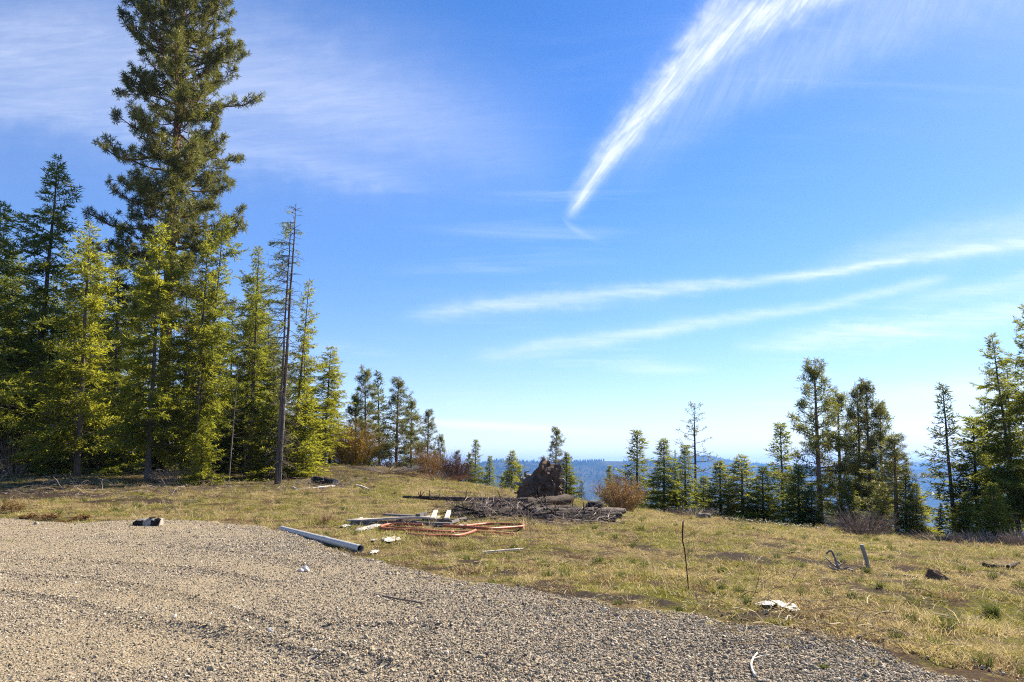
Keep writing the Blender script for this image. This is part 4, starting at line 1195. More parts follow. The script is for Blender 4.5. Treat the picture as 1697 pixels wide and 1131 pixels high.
# ------------------------------------------------------------------ double snag
def snag():
    b = unproj(459, 802, 41)
    z0 = gz(b[0], b[1])
    o = thing('snag', 'nearly bare double-trunked fir with ragged top in front of the stand', 'dead tree', (b[0], b[1], z0))
    r_ = np.random.default_rng(77)
    lm = MB()
    O, D, Sd, Tn = [], [], [], []
    for (dx0, tpx, tpy, rad) in ((-0.04, 483, 366, 0.085), (0.07, 491, 336, 0.12)):
        top = unproj(tpx, tpy, 41)
        H = top[2] - z0
        z = np.linspace(0, H, 16)
        x = dx0 + (top[0] - b[0] - dx0) * (z / H) ** 1.15 + np.cumsum(r_.normal(0, 0.012, 16))
        y = np.cumsum(r_.normal(0, 0.015, 16)) + dx0
        path = np.stack([x, y, z], 1)
        mb_ = MB()
        tr = rad * (1 - z / H) ** 0.7 + 0.012
        tr[0] *= 1.3
        p2 = path.copy()
        p2[0, 2] = -0.5
        mb_.tube(p2, tr, 9, rough=0.06, rng=r_)
        link('trunk', mb_.mesh('snag_trunk', MATS['dead_bark'], True), o)
        for q_ in range(170):
            h = H * r_.uniform(0.04, 0.99)
            t_ = h / H
            lefty = r_.random() < (0.62 if t_ > 0.45 else 0.5)
            azm = (math.pi if lefty else 0.0) + r_.normal(0, 0.75)
            L = (r_.uniform(0.3, 1.2) if t_ < 0.5 else r_.uniform(0.8, 3.0) * (1.18 - t_) * (1.5 if lefty else 0.75)) + 0.1
            p0 = r_.normal(0.05 if t_ < 0.6 else 0.25, 0.3)
            pts = [p_at(path, h)]
            for s in range(6):
                p0 -= 0.10
                azm += r_.normal(0, 0.10)
                pts.append(pts[-1] + np.array([math.cos(azm) * math.cos(p0), math.sin(azm) * math.cos(p0), math.sin(p0)]) * L / 6)
            pts = np.array(pts)
            lm.tube(pts, np.linspace(0.022, 0.004, 7), 3, cap=False)
            for s in (2, 3, 4, 5):
                dd = unit(pts[s] - pts[s - 1] + r_.normal(0, 0.5, 3))
                lm.tube([pts[s], pts[s] + dd * L * 0.14, pts[s] + dd * L * 0.24 + [0, 0, -0.05]], [0.008, 0.005, 0.003], 3, cap=False)
            if t_ > 0.55 and r_.random() < (0.38 if lefty else 0.16):
                for s in np.linspace(0.3, 1, int(10 * L)):
                    f = s * 5.99
                    i0 = int(f)
                    p = pts[i0] + (pts[min(i0 + 1, 6)] - pts[i0]) * (f - i0)
                    k_ = 7
                    O.append(p + r_.normal(0, 0.07, (k_, 3)) + [0, 0, -0.03])
                    D.append(unit(unit(pts[min(i0 + 1, 6)] - pts[max(i0 - 1, 0)]) + r_.normal(0, 0.55, (k_, 3)) + [0, 0, -0.35]))
                    Sd.append(unit(r_.standard_normal((k_, 3))))
                    Tn.append(np.clip(r_.normal(0.4, 0.15, k_), 0, 1))
    O, D, Sd = np.vstack(O), np.vstack(D), np.vstack(Sd)
    Sd = unit(np.cross(D, Sd))
    v, q = kites(O, D, Sd, r_.uniform(0.10, 0.2, len(O)), r_.uniform(0.014, 0.026, len(O)))
    link('limbs', lm.mesh('snag_limbs', MATS['dead_bark']), o)
    link('crown', mesh_from('snag_crown', v, quads=q, tint=np.repeat(np.concatenate(Tn), 4), mat=MATS['fir_needles']), o)
snag()
def dead_sapling(px, py, Y, tpx, tpy, label, seed, rad=0.045):
    b = unproj(px, py, Y)
    z0 = gz(b[0], b[1])
    top = unproj(tpx, tpy, Y)
    H = top[2] - z0
    o = thing('dead_sapling', label, 'dead tree', (b[0], b[1], z0), 0, 'dead saplings at the stand')
    r_ = np.random.default_rng(seed)
    path = trunk_path(H, r_, 0.008)
    path[:, 0] += (top[0] - b[0]) * path[:, 2] / H
    path[0, 2] = -0.3
    tk, lm = MB(), MB()
    tk.tube(path, np.linspace(rad * 1.2, 0.01, len(path)), 6)
    for q_ in range(34):
        h = H * r_.uniform(0.15, 0.97)
        azm = r_.random() * 6.283
        L = r_.uniform(0.3, 1.5)
        p0 = r_.normal(0.05, 0.3)
        pts = [p_at(path, h)]
        for s in range(5):
            p0 += r_.normal(-0.04, 0.15)
            azm += r_.normal(0, 0.2)
            pts.append(pts[-1] + np.array([math.cos(azm) * math.cos(p0), math.sin(azm) * math.cos(p0), math.sin(p0)]) * L / 5)
        lm.tube(pts, np.linspace(0.012, 0.003, 6), 3, cap=False)
    link('trunk', tk.mesh('sapling_trunk', MATS['dead_bark'], True), o)
    link('limbs', lm.mesh('sapling_limbs', MATS['dead_bark']), o)
dead_sapling(379, 797, 40, 397, 585, 'thin bare grey sapling between double snag and two slender stems', 5)
dead_sapling(160, 788, 43, 166, 640, 'thin bare grey sapling in shade right of the bright fir', 7, 0.05)

# ------------------------------------------------------------------ shrubs
def shrub(name, px, py, Y, hw_px, h_px, matn, n, label, cat, group, seed, spread=0.5, leaf=None, sub=3):
    b = unproj(px, py, Y)
    z0 = gz(b[0], b[1])
    W, H = hw_px / PXM(Y), h_px / PXM(Y)
    r_ = np.random.default_rng(seed)
    mb_ = MB()
    O, D = [], []
    for q_ in range(n):
        a_ = r_.random() * 6.283
        k_ = math.sqrt(r_.random())
        o = np.array([math.cos(a_) * k_ * W * 0.45, math.sin(a_) * k_ * W * 0.45, 0.0])
        o[2] = gz(b[0] + o[0], b[1] + o[1]) - z0 - 0.03
        L = H * r_.uniform(0.55, 1.08) * (1 - 0.35 * k_ ** 2)
        out = np.array([math.cos(a_) * k_ * W * spread, math.sin(a_) * k_ * W * spread, L]) + r_.normal(0, 0.08 * H, 3) * [1, 1, 0]
        tn = r_.random()
        u = np.linspace(0, 1, 5)[:, None]
        pts = o + out * u + np.array([0, 0, 0.12 * H]) * (u * (1 - u)) + r_.normal(0, 0.015 * H, (5, 3)) * u
        mb_.tube(pts, np.linspace(0.011, 0.004, 5) * (0.7 + 0.3 * H / 2), 3, cap=False, a=tn)
        for s in range(sub):
            f = r_.uniform(0.3, 0.9)
            p = o + out * f
            dd = unit(out / np.linalg.norm(out) + r_.normal(0, 0.42, 3)) * L * r_.uniform(0.2, 0.42)
            mb_.tube([p, p + dd * 0.5, p + dd + [0, 0, 0.03 * H]], [0.007, 0.005, 0.003], 3, cap=False, a=min(1, tn + 0.15))
            O += [p + dd * r_.random() for _ in range(leaf or 0)]
    me = mb_.mesh(name + '_stems', MATS[matn])
    o_ = thing(name, label, cat, (b[0], b[1], z0), 0, group)
    link('stems', me, o_)
    if leaf:
        O = np.array(O)
        D = unit(r_.standard_normal((len(O), 3)))
        v, q = kites(O, D, unit(np.cross(D, r_.standard_normal(D.shape))), r_.uniform(0.05, 0.11, len(O)), r_.uniform(0.012, 0.026, len(O)))
        link('leaves', mesh_from(name + '_leaves', v, quads=q, tint=np.repeat(r_.random(len(O)), 4), mat=MATS[matn]), o_)
    return o_
SH = 'leafless shrubs along the brow'
shrub('willow_shrub', 588, 778, 56, 50, 80, 'willow_orange', 300, 'bright orange willow shrub left of the young pines', 'shrub', SH, 1, 0.6, 5)
shrub('willow_shrub', 566, 775, 56, 30, 50, 'willow_brown', 160, 'brownish willow shrub at the foot of the rounded fir', 'shrub', SH, 2, 0.55, 3)
shrub('willow_shrub', 712, 793, 54, 34, 52, 'willow_brown', 240, 'tan willow shrub before the thin pole-trunked pine', 'shrub', SH, 3, 0.6, 2)
shrub('willow_shrub', 752, 801, 49, 28, 46, 'shrub_red', 230, 'reddish bare shrub ending the row below the young pines', 'shrub', SH, 4, 0.6)
shrub('willow_shrub', 640, 785, 55, 30, 16, 'shrub_red', 120, 'low dark red brush under the young pine with clear trunk', 'shrub', SH, 5, 0.5)
shrub('willow_shrub', 1030, 841, 34.5, 38, 58, 'willow_brown', 260, 'dense red-brown leafless shrub right of the root plate', 'shrub', SH, 6, 0.75, 2)
shrub('bare_shrub', 1428, 886, 30, 44, 48, 'shrub_grey', 190, 'bare grey fan-shaped shrub before the three close pine stems', 'shrub', SH, 7, 0.9)
shrub('bare_shrub', 1640, 905, 27, 46, 26, 'shrub_grey', 170, 'low tangled dry brush under the firs at the right edge', 'shrub', SH, 8, 0.9)
shrub('bare_shrub', 1697, 912, 26, 40, 30, 'shrub_grey', 140, 'dry brush cut off by the right edge of the picture', 'shrub', SH, 9, 0.9)
shrub('bare_shrub', 1152, 858, 34, 40, 18, 'shrub_grey', 120, 'thin dry brush left of the low stump on the brow', 'shrub', SH, 10, 0.9)
shrub('bare_shrub', 1560, 900, 28.5, 50, 22, 'shrub_grey', 150, 'low dry brush below the gap before the mountain', 'shrub', SH, 11, 0.9)
shrub('bare_shrub', 25, 792, 43, 60, 90, 'shrub_grey', 120, 'shaded grey thicket of stems at the left edge under the firs', 'shrub', SH, 12, 0.6)
shrub('bare_shrub', 290, 800, 39, 46, 34, 'shrub_grey', 90, 'dry tangle of twigs at the foot of the full fir', 'shrub', SH, 13, 0.9)
shrub('bare_shrub', 720, 806, 47, 60, 13, 'shrub_red', 200, 'low purplish brush on the brow before the tan willow', 'shrub', SH, 14, 0.9)
shrub('bare_shrub', 640, 795, 50, 60, 12, 'shrub_grey', 170, 'low greyish brush on the rise below the young pines', 'shrub', SH, 15, 0.9)
def leafy(px, py, hw_px, h_px, n, label, seed, matn='holly_leaves', name='leafy_plant', group='low leathery plants at the edge of the gravel'):
    b = at(px, py)
    k = PXM(b[1])
    W, H = hw_px / k, h_px / k
    r_ = np.random.default_rng(seed)
    mb_ = MB()
    O, D, S_ = [], [], []
    for q_ in range(n):
        a_, q2 = r_.random() * 6.283, math.sqrt(r_.random())
        o = np.array([math.cos(a_) * q2 * W, math.sin(a_) * q2 * W * 0.8, 0])
        o[2] = gz(b[0] + o[0], b[1] + o[1]) - b[2]
        tip = o + np.array([r_.normal(0, 0.08), r_.normal(0, 0.08), H * r_.uniform(0.4, 1.0) * (1 - 0.5 * q2)])
        mb_.tube([o, (o + tip) / 2 + r_.normal(0, 0.015, 3), tip], [0.006, 0.005, 0.003], 3, cap=False, a=r_.random())
        for s in range(9):
            f = r_.uniform(0.35, 1.0)
            O.append(o + (tip - o) * f)
            a2 = r_.random() * 6.283
            D.append(unit(np.array([math.cos(a2), math.sin(a2), r_.normal(0.25, 0.3)])))
    O, D = np.array(O), np.array(D)
    v, q = kites(O, D, unit(np.cross(D, np.array([0, 0, 1.0]) + r_.normal(0, 0.3, D.shape))), r_.uniform(0.06, 0.12, len(O)), r_.uniform(0.018, 0.032, len(O)))
    o_ = thing(name, label, 'plant', tuple(b), 0, group)
    link('stems', mb_.mesh('plant_stems', MATS['twig']), o_)
    link('leaves', mesh_from('plant_leaves', v, quads=q, tint=np.repeat(r_.random(len(O)), 4), mat=MATS[matn]), o_)
leafy(14, 852, 26, 26, 60, 'largest red-green leathery plant clump at the left edge by the gravel', 1)
leafy(50, 862, 14, 14, 24, 'reddish low plant just right of the largest leathery clump', 2)
leafy(80, 862, 16, 15, 26, 'low leathery plant in the middle of the row by the gravel', 3)
leafy(132, 862, 13, 13, 20, 'rightmost low leathery plant of the row by the gravel', 4)
leafy(104, 866, 9, 7, 10, 'smallest leathery plant between two others by the gravel', 5)
leafy(1270, 870, 40, 12, 70, 'pale leafy ground plants below the broad firs', 6, 'salal_leaves', 'ground_cover_plant', 'pale leafy plants along the brow')
leafy(1335, 876, 30, 10, 50, 'pale leafy ground plants left of the tall dark pine trunk', 7, 'salal_leaves', 'ground_cover_plant', 'pale leafy plants along the brow')
leafy(1218, 864, 18, 8, 24, 'pale leafy ground plants just right of the low stump', 8, 'salal_leaves', 'ground_cover_plant', 'pale leafy plants along the brow')

# ------------------------------------------------------------------ uprooted root plate
def root_plate():
    c = at(893, 832)
    Y = c[1]
    k = PXM(Y)
    # outline seen from the clearing (metres, x across, z up)
    ol = [(857, 832), (858, 815), (866, 803), (868, 796), (878, 791), (886, 785), (893, 776), (898, 767), (901, 763), (906, 768), (911, 770), (917, 772), (922, 774),
          (928, 772), (930, 780), (927, 790), (930, 800), (932, 808), (930, 818), (932, 832)]
    pts = np.array([((px - 893) / k, (832 - py) / k) for px, py in ol])
    th = np.arctan2(pts[:, 1] - 0.65, pts[:, 0])
    r_ = np.random.default_rng(8)
    cen = np.array([0.0, 0.75])
    nA, nR = 90, 15
    per = np.concatenate([pts, [[0.5, -0.1], [-0.6, -0.1]]])
    seg = np.linalg.norm(np.diff(np.vstack([per, per[:1]]), axis=0), axis=1)
    cs = np.concatenate([[0], np.cumsum(seg)]) / seg.sum()
    u = np.arange(nA) / nA
    pl = np.vstack([per, per[:1]])
    ex, ez = np.interp(u, cs, pl[:, 0]), np.interp(u, cs, pl[:, 1])
    v, q = [], []
    for side in (-1, 1):
        for ri in range(nR):
            f = ri / (nR - 1)
            x = cen[0] + (ex - cen[0]) * f
            z = cen[1] + (ez - cen[1]) * f
            bulge = 0.55 * (1 - f ** 2.2) if side < 0 else 0.8 * (1 - f ** 1.5)
            nz_ = 0.85 * (fbm(x * 2.2 + 5, z * 2.2, 5, 3 if side < 0 else 9, 0.62) - 0.5) * (1 - 0.6 * f ** 4)
            y = side * (0.06 + bulge) + nz_ + 0.25 * (z - 0.5) * -0.3
            jx = 0.22 * (fbm(x * 4, z * 4 + side, 4, 6) - 0.5)
            v.append(np.stack([x + jx, y, z], 1))
    v = np.vstack(v)
    for sdi in range(2):
        b0 = sdi * nR * nA
        for ri in range(nR - 1):
            for a_ in range(nA):
                f = [b0 + ri * nA + a_, b0 + ri * nA + (a_ + 1) % nA, b0 + (ri + 1) * nA + (a_ + 1) % nA, b0 + (ri + 1) * nA + a_]
                q.append(f if sdi == 0 else f[::-1])
    e0, e1 = (nR - 1) * nA, (2 * nR - 1) * nA
    for a_ in range(nA):
        q.append([e0 + a_, e0 + (a_ + 1) % nA, e1 + (a_ + 1) % nA, e1 + a_])
    o = thing('root_plate', 'big upturned root plate of a fallen tree, brown soil and broken roots', 'root plate', tuple(c))
    link('soil', mesh_from('root_soil', v, quads=q, mat=MATS['root_soil']), o)
    P = lambda px, py, y: np.array([(px - 893) / k, y, (832 - py) / k])
    roots = [([P(899, 785, 0), P(900, 770, -.1), P(903, 764, -.05), P(900, 762, 0.1)], .13), ([P(918, 790, 0), P(924, 775, 0), P(929, 768, 0), P(935, 763, .1)], .12),
             ([P(880, 792, 0), P(872, 790, -.1), P(872, 785, -.2), P(878, 783, -.2)], .10), ([P(872, 800, 0), P(866, 797, -.1), P(863, 793, -.1), P(866, 788, -.1)], .09),
             ([P(870, 806, 0), P(860, 804, -.2), P(855, 802, -.2), P(853, 806, -.3)], .10), ([P(925, 800, 0), P(931, 797, -.2), P(935, 801, -.3), P(937, 800, -.3)], .10),
             ([P(926, 790, 0), P(932, 783, -.2), P(931, 778, -.3)], .09), ([P(908, 785, -.1), P(911, 772, -.2), P(909, 766, -.2)], .08),
             ([P(893, 790, -.4), P(897, 800, -.65), P(892, 812, -.7), P(894, 824, -.6)], .08), ([P(910, 795, -.4), P(917, 806, -.6), P(915, 820, -.6)], .07),
             ([P(880, 805, -.4), P(884, 815, -.6), P(880, 826, -.55)], .08), ([P(920, 805, -.2), P(928, 812, -.4), P(934, 812, -.5)], .08), ([P(862, 815, 0), P(856, 818, -.2), P(851, 816, -.3)], .07)]
    for pth, r0 in roots:
        p = spline(pth, 5)
        mb_ = MB()
        mb_.tube(p, np.linspace(r0 * 1.25, r0 * 0.25, len(p)), 7, rough=0.16, rng=r_)
        link('root', mb_.mesh('root', MATS['driftwood' if r0 > 0.088 else 'root_soil'], True), o)
root_plate()

# ------------------------------------------------------------------ fallen logs
def log(pa, pb, r0, r1, label, matn='log_bark', seed=0, name='fallen_log', group='fallen logs by the root plate', sink=0.25, lift_=0.0, endm='grey_wood', stubs=5):
    a, b = at(*pa), at(*pb)
    L = np.linalg.norm(b - a)
    r_ = np.random.default_rng(seed)
    n_ = max(8, int(L / 0.35))
    u = np.linspace(0, 1, n_)
    rad = r0 + (r1 - r0) * u
    p = a + (b - a) * u[:, None] + np.cumsum(r_.normal(0, 0.03, (n_, 3)), 0)
    p[:, 2] = np.maximum(a[2] + (b[2] - a[2]) * u, np.array([gz(x, y) for x, y in p[:, :2]]) - 0.1) + rad * (1 - sink) + lift_
    o = thing(name, label, 'log', tuple(a), 0, group)
    p = p - a
    mb_ = MB()
    mb_.tube(p, rad * (1 + 0.10 * r_.standard_normal(n_)), 13, rough=0.11, rng=r_, cap=False)
    bk = link('bark', mb_.mesh('log_bark', MATS[matn], True), o)
    for e, d in ((0, -1), (n_ - 1, 1)):
        mb_ = MB()
        ax = unit(p[e] - p[e + (1 if e == 0 else -1)])
        mb_.tube([p[e] - ax * 0.03, p[e] + ax * 0.006], [rad[e] * 0.97] * 2, 11)
        link('cut_end', mb_.mesh('cut_end', MATS[endm]), o)
    for q_ in range(stubs):
        i0 = r_.integers(1, n_ - 1)
        a_ = r_.uniform(0, 3.14)
        d = unit(np.array([r_.normal(0, 0.5), math.cos(a_), abs(math.sin(a_)) + 0.2]))
        mb_ = MB()
        l_ = r_.uniform(0.1, 0.5)
        mb_.tube([p[i0], p[i0] + d * (rad[i0] + l_ * 0.5), p[i0] + d * (rad[i0] + l_) + [0.03, 0, 0]], [0.03, 0.02, 0.01], 5)
        link('branch_stub', mb_.mesh('branch_stub', MATS[matn]), bk)
    return o
log((788, 856), (1030, 861), 0.12, 0.16, 'longest dark log lying lowest in front of the root plate', seed=1)
log((742, 857), (865, 853), 0.09, 0.16, 'grey log end jutting left from the brush pile', seed=2)
log((880, 855), (1032, 856), 0.10, 0.12, 'pale-topped log lying along the longest log', seed=3, matn='dead_bark', lift_=0.12)
log((668, 831), (872, 841), 0.05, 0.15, 'thin dark pole reaching far left from the brush pile', seed=4, lift_=0.15, stubs=9)
log((866, 841), (948, 838), 0.17, 0.26, 'short thick log with charred butt before the root plate', seed=5, matn='log_bark', endm='dark_wood', lift_=0.1)
log((800, 846), (960, 849), 0.10, 0.11, 'weathered log in the middle of the brush pile', seed=6, lift_=0.08)
log((905, 862), (1022, 864), 0.10, 0.12, 'stubby dark log in front at the right end of the pile', seed=7)
def mound(px, py, hw, h, label, matn, seed, name='charred_stump', cat='stump'):
    c = at(px, py)
    k = PXM(c[1])
    W, H = hw / k, h / k
    a_ = np.linspace(0, 2 * np.pi, 28, endpoint=False)
    v, q = [], []
    for ri, f in enumerate(np.linspace(0, 1, 9)):
        rr_ = W * math.sin(f * math.pi / 2) ** 0.8
        x, y = rr_ * np.cos(a_), rr_ * 0.8 * np.sin(a_)
        z = H * math.cos(f * math.pi / 2) ** 0.7 + 0.35 * H * (fbm(x * 4 + seed, y * 4, 4, seed) - 0.5) * (1 - f ** 3)
        v.append(np.stack([x * (1 + 0.15 * (fbm(a_ * 2, x * 3, 2, seed) - .5)), y, z - 0.06 * f], 1))
    for ri in range(8):
        for j_ in range(28):
            q.append([ri * 28 + j_, (ri + 1) * 28 + j_, (ri + 1) * 28 + (j_ + 1) % 28, ri * 28 + (j_ + 1) % 28])
    o = link(name, mesh_from(name, np.vstack(v), quads=q, mat=MATS[matn]), loc=tuple(c))
    return tag(o, label, cat)
mound(986, 849, 17, 18, 'black charred stump heap right of the root plate', 'dark_wood', 3)
log((520, 800), (556, 805), 0.22, 0.20, 'short dark rotten log on the grass right of the double snag', seed=9, name='rotten_log', matn='dark_wood', group='short rotten logs', stubs=2)
log((1157, 859), (1181, 861), 0.13, 0.13, 'low pale cut log on the brow left of the leafy plants', seed=10, name='cut_log', matn='dead_bark', group='short rotten logs', stubs=0, sink=0.1)

# ---- brush heaped over the logs
def brush(name, label, spots, matn, seed, n, l0, l1, rad=0.010):
    r_ = np.random.default_rng(seed)
    mb_ = MB()
    for q_ in range(n):
        (px, py, hw, hh) = spots[r_.integers(len(spots))]
        b = at(px + r_.uniform(-hw, hw), py + r_.uniform(-hh, hh))
        L = r_.uniform(l0, l1)
        a_ = r_.random() * 6.283
        e = abs(r_.normal(0.08, 0.26))
        d = np.array([math.cos(a_) * math.cos(e), math.sin(a_) * math.cos(e), math.sin(e)])
        p = [b + [0, 0, 0.02 + abs(r_.normal(0, 0.08))]]
        for s in range(5):
            d = unit(d + r_.normal(0, 0.16, 3) + [0, 0, -0.10])
            p.append(p[-1] + d * L / 5)
        p = np.array(p)
        p[:, 2] = np.maximum(p[:, 2], b[2] + 0.01)
        tn = r_.random()
        mb_.tube(p, np.linspace(rad, rad * 0.4, 6) * r_.uniform(0.6, 1.5), 3, cap=False, a=tn)
        for s in (2, 3):
            dd = unit(d + r_.normal(0, 0.6, 3)) * L * 0.3
            mb_.tube([p[s], p[s] + dd * 0.6, p[s] + dd + [0, 0, -0.02]], [rad * 0.6, rad * 0.4, rad * 0.25], 3, cap=False, a=tn)
    link(name, mb_.mesh(name, MATS[matn]), kind='stuff', label=label, category='brush')
brush('dry_brush', 'tangle of dry twigs heaped over the fallen logs', [(880, 858, 110, 10), (930, 862, 80, 8), (820, 848, 50, 9), (790, 842, 40, 10), (870, 845, 30, 8)], 'shrub_grey', 3, 760, 0.4, 1.6, 0.011)
brush('dark_brush', 'dark rotting branches packed between the fallen logs', [(900, 857, 110, 6), (840, 846, 80, 8), (960, 860, 70, 5), (780, 854, 40, 4)], 'dark_wood', 13, 260, 0.3, 1.0, 0.028)
brush('forest_litter', 'fallen twigs and slash on the shaded ground under the firs', [(60, 815, 90, 14), (250, 822, 120, 10), (330, 805, 60, 12), (200, 800, 120, 10), (480, 805, 50, 8), (540, 803, 40, 6)], 'shrub_grey', 4, 420, 0.3, 1.3, 0.012)
brush('field_sticks', 'thin dry sticks and stalks strewn over the grass', [(1200, 980, 300, 60), (1450, 980, 220, 70), (800, 925, 160, 20), (1200, 900, 250, 20), (640, 850, 200, 30), (1400, 1040, 200, 40)], 'straw', 5, 750, 0.12, 0.5, 0.005)

# ------------------------------------------------------------------ pipe
def pipe():
    a, b = at(466, 881), at(597, 917)
    a[2] += 0.07
    b[2] += 0.085
    d = unit(b - a)
    L = np.linalg.norm(b - a)
    o = thing('drain_pipe', 'long pale grey plastic pipe lying along the gravel edge', 'pipe', tuple(a))
    RA = 0.072
    for (s0, s1) in ((0.0, 0.625), (0.628, 1.0)):
        mb_ = MB()
        mb_.tube([d * L * s0, d * L * (s0 + s1) / 2, d * L * s1], [RA] * 3, 20, cap=False)
        mb_.tube([d * L * s1, d * L * (s0 + s1) / 2, d * L * s0], [RA * 0.90] * 3, 20, cap=False)
        for e in (s0, s1):
            th = np.arange(20) / 20 * 6.2832
            s1_ = unit(np.cross(d, [0, 0, 1.0]))
            s2_ = np.cross(d, s1_)
            ring = lambda r0: d * L * e + r0 * (np.cos(th)[:, None] * s1_ + np.sin(th)[:, None] * s2_)
            mb_.add(np.vstack([ring(RA), ring(RA * 0.9)]), [(i_, (i_ + 1) % 20, 20 + (i_ + 1) % 20, 20 + i_) for i_ in range(20)])
        link('pipe_length', mb_.mesh('pipe_length', MATS['pvc'], False), o)
    mb_ = MB()
    mb_.tube([d * L * 0.605, d * L * 0.612, d * L * 0.640, d * L * 0.643], [RA * 1.02, RA * 1.09, RA * 1.09, RA * 1.02], 20, cap=False)
    link('coupling', mb_.mesh('coupling', MATS['pvc'], False), o)
pipe()

# ------------------------------------------------------------------ orange conduit
def conduit(pix, rad, label, seed, matn='orange_plastic', hump=0.05):
    r_ = np.random.default_rng(seed)
    p = []
    for (px, py, h) in pix:
        g = at(px, py)
        g[2] += rad + h
        p.append(g)
    p = np.array(p)
    p[1:-1, 2] = p[1:-1, 2] * 0.6 + 0.2 * (p[:-2, 2] + p[2:, 2]) + 0.01
    p = spline(p, 8)
    gmin = ground_z(p[:, 0], p[:, 1]) + rad * 0.9
    p[:, 2] = np.maximum(p[:, 2], gmin)
    mb_ = MB()
    mb_.tube(p - p[0], rad, 10, a=0.5)
    o = link('conduit', mb_.mesh('conduit', MATS[matn], True), loc=tuple(p[0]))
    return tag(o, label, 'conduit', 'orange conduit lying in loops on the grass')
conduit([(700, 874.5, .03), (665, 873.5, .03), (644, 873.5, .02), (633, 876, .02), (632, 879, .02), (642, 881.5, .02), (670, 883, .03), (710, 884.5, .03), (752, 885.5, .02)], 0.034,
        'orange conduit loop curling round at the left end by the boards', 1)
conduit([(675, 888, .02), (695, 891, .02), (730, 892.5, .02), (760, 892, .02), (780, 888.5, .03), (788, 884.5, .05)], 0.034, 'orange conduit piece lying nearest, its right end curving up', 2)
conduit([(733, 877, .04), (770, 880.5, .05), (810, 882, .05), (850, 881.5, .05), (866, 879, .06), (864, 875.5, .05), (845, 874, .04), (805, 874.5, .04), (770, 876.5, .03)], 0.038,
        'thickest orange conduit loop curling round at the right end', 3)
conduit([(640, 876, .03), (690, 879, .02), (730, 884, .02), (790, 885, .02), (830, 887, .02), (858, 889, .02)], 0.022, 'thin straight orange conduit crossing between the loops', 4)
conduit([(800, 886, .02), (835, 889, .02), (866, 890, .02), (868, 889, .2), (868, 886, .36)], 0.008, 'thin pale orange cable bent upright at the right end of the loops', 5, 'orange_faded')

# ------------------------------------------------------------------ boards
def board(p0, p1, wd, th, label, matn, z0=0.0, z1=0.0, name='board', group='boards left beside the conduit', roll=0.0):
    a, b = at(*p0), at(*p1)
    a[2] += th / 2 + z0
    b[2] += th / 2 + z1
    c = (a + b) / 2
    d = unit(b - a)
    s = unit(np.cross(d, [0, 0, 1.0]))
    n_ = np.cross(s, d)
    s2 = s * math.cos(roll) + n_ * math.sin(roll)
    n2 = np.cross(s2, d)
    L = np.linalg.norm(b - a)
    r_ = np.random.default_rng(int(p0[0]))
    mb_ = MB()
    xs = np.linspace(-L / 2, L / 2, 6)
    bow = np.cumsum(r_.normal(0, 0.004, 6))
    v = []
    for x_, bw in zip(xs, bow):
        for (u_, w_) in ((-1, -1), (1, -1), (1, 1), (-1, 1)):
            v.append(d * x_ + s2 * (u_ * wd / 2) + n2 * (w_ * th / 2 + bw))
    q = []
    for i_ in range(5):
        for j_ in range(4):
            q.append([i_ * 4 + j_, (i_ + 1) * 4 + j_, (i_ + 1) * 4 + (j_ + 1) % 4, i_ * 4 + (j_ + 1) % 4])
    q += [[0, 1, 2, 3], [20, 23, 22, 21]]
    mb_.add(np.array(v), q)
    o = link(name, mb_.mesh(name, MATS[matn]), loc=tuple(c))
    return tag(o, label, 'board', group)
def sheet():
    c = at(655, 869)
    mb_ = MB()
    X_ = np.linspace(-1.25, 1.15, 14)
    Y_ = np.linspace(-0.55, 0.75, 6)
    top, bot = [], []
    for x_ in X_:
        for y_ in Y_:
            z_ = 0.17 + 0.05 * math.sin(x_ * 1.4 + 0.6) - 0.03 * y_ + (0.02 if x_ < -1 else 0)
            top.append((x_ + 0.10 * y_, y_, z_))
            bot.append((x_ + 0.10 * y_, y_, z_ - 0.05))
    q = []
    for i_ in range(13):
        for j_ in range(5):
            f = [i_ * 6 + j_, (i_ + 1) * 6 + j_, (i_ + 1) * 6 + j_ + 1, i_ * 6 + j_ + 1]
            q += [f, [84 + g for g in f[::-1]]]
    for i_ in range(13):
        q += [[i_ * 6, 84 + i_ * 6, 84 + (i_ + 1) * 6, (i_ + 1) * 6], [i_ * 6 + 5, (i_ + 1) * 6 + 5, 84 + (i_ + 1) * 6 + 5, 84 + i_ * 6 + 5]]
    for j_ in range(5):
        q += [[j_, j_ + 1, 85 + j_, 84 + j_], [78 + j_, 84 + 78 + j_, 85 + 78 + j_, 79 + j_]]
    o = thing('plywood_sheet', 'weathered grey plywood sheet lying left beside the orange conduit', 'board', tuple(c), 0, 'boards left beside the conduit')
    link('sheet', mesh_from('sheet', np.array(top + bot), quads=q, mat=MATS['grey_wood']), o)
    mb_ = MB()
    mb_.box((-0.1, -0.55, 0.07), 2.1, 0.09, 0.13)
    link('edge_batten', mb_.mesh('edge_batten', MATS['dark_board']), o)
sheet()
board((640, 866), (690, 868.5), 0.30, 0.05, 'grey plank lying on top of the plywood sheet', 'dark_board', 0.20, 0.20)
board((690, 872), (748, 873.5), 0.28, 0.10, 'dark plank end under the two pale blocks', 'dark_board', 0.02, 0.02)
board((700, 867), (772, 868), 0.22, 0.09, 'dark plank behind the two pale blocks', 'dark_board', 0.03, 0.03)
board((745, 871), (769, 865), 0.16, 0.09, 'dark short plank turned upward right of the pale blocks', 'dark_board', 0.02, 0.05, roll=0.5)
board((692, 869), (704, 866), 0.14, 0.12, 'black block end between plywood and planks', 'dark_board', 0.16, 0.16)
board((717, 871), (722, 860), 0.13, 0.05, 'left of two pale wood blocks on the dark planks', 'pale_wood', 0.16, 0.22, 'wood_block')
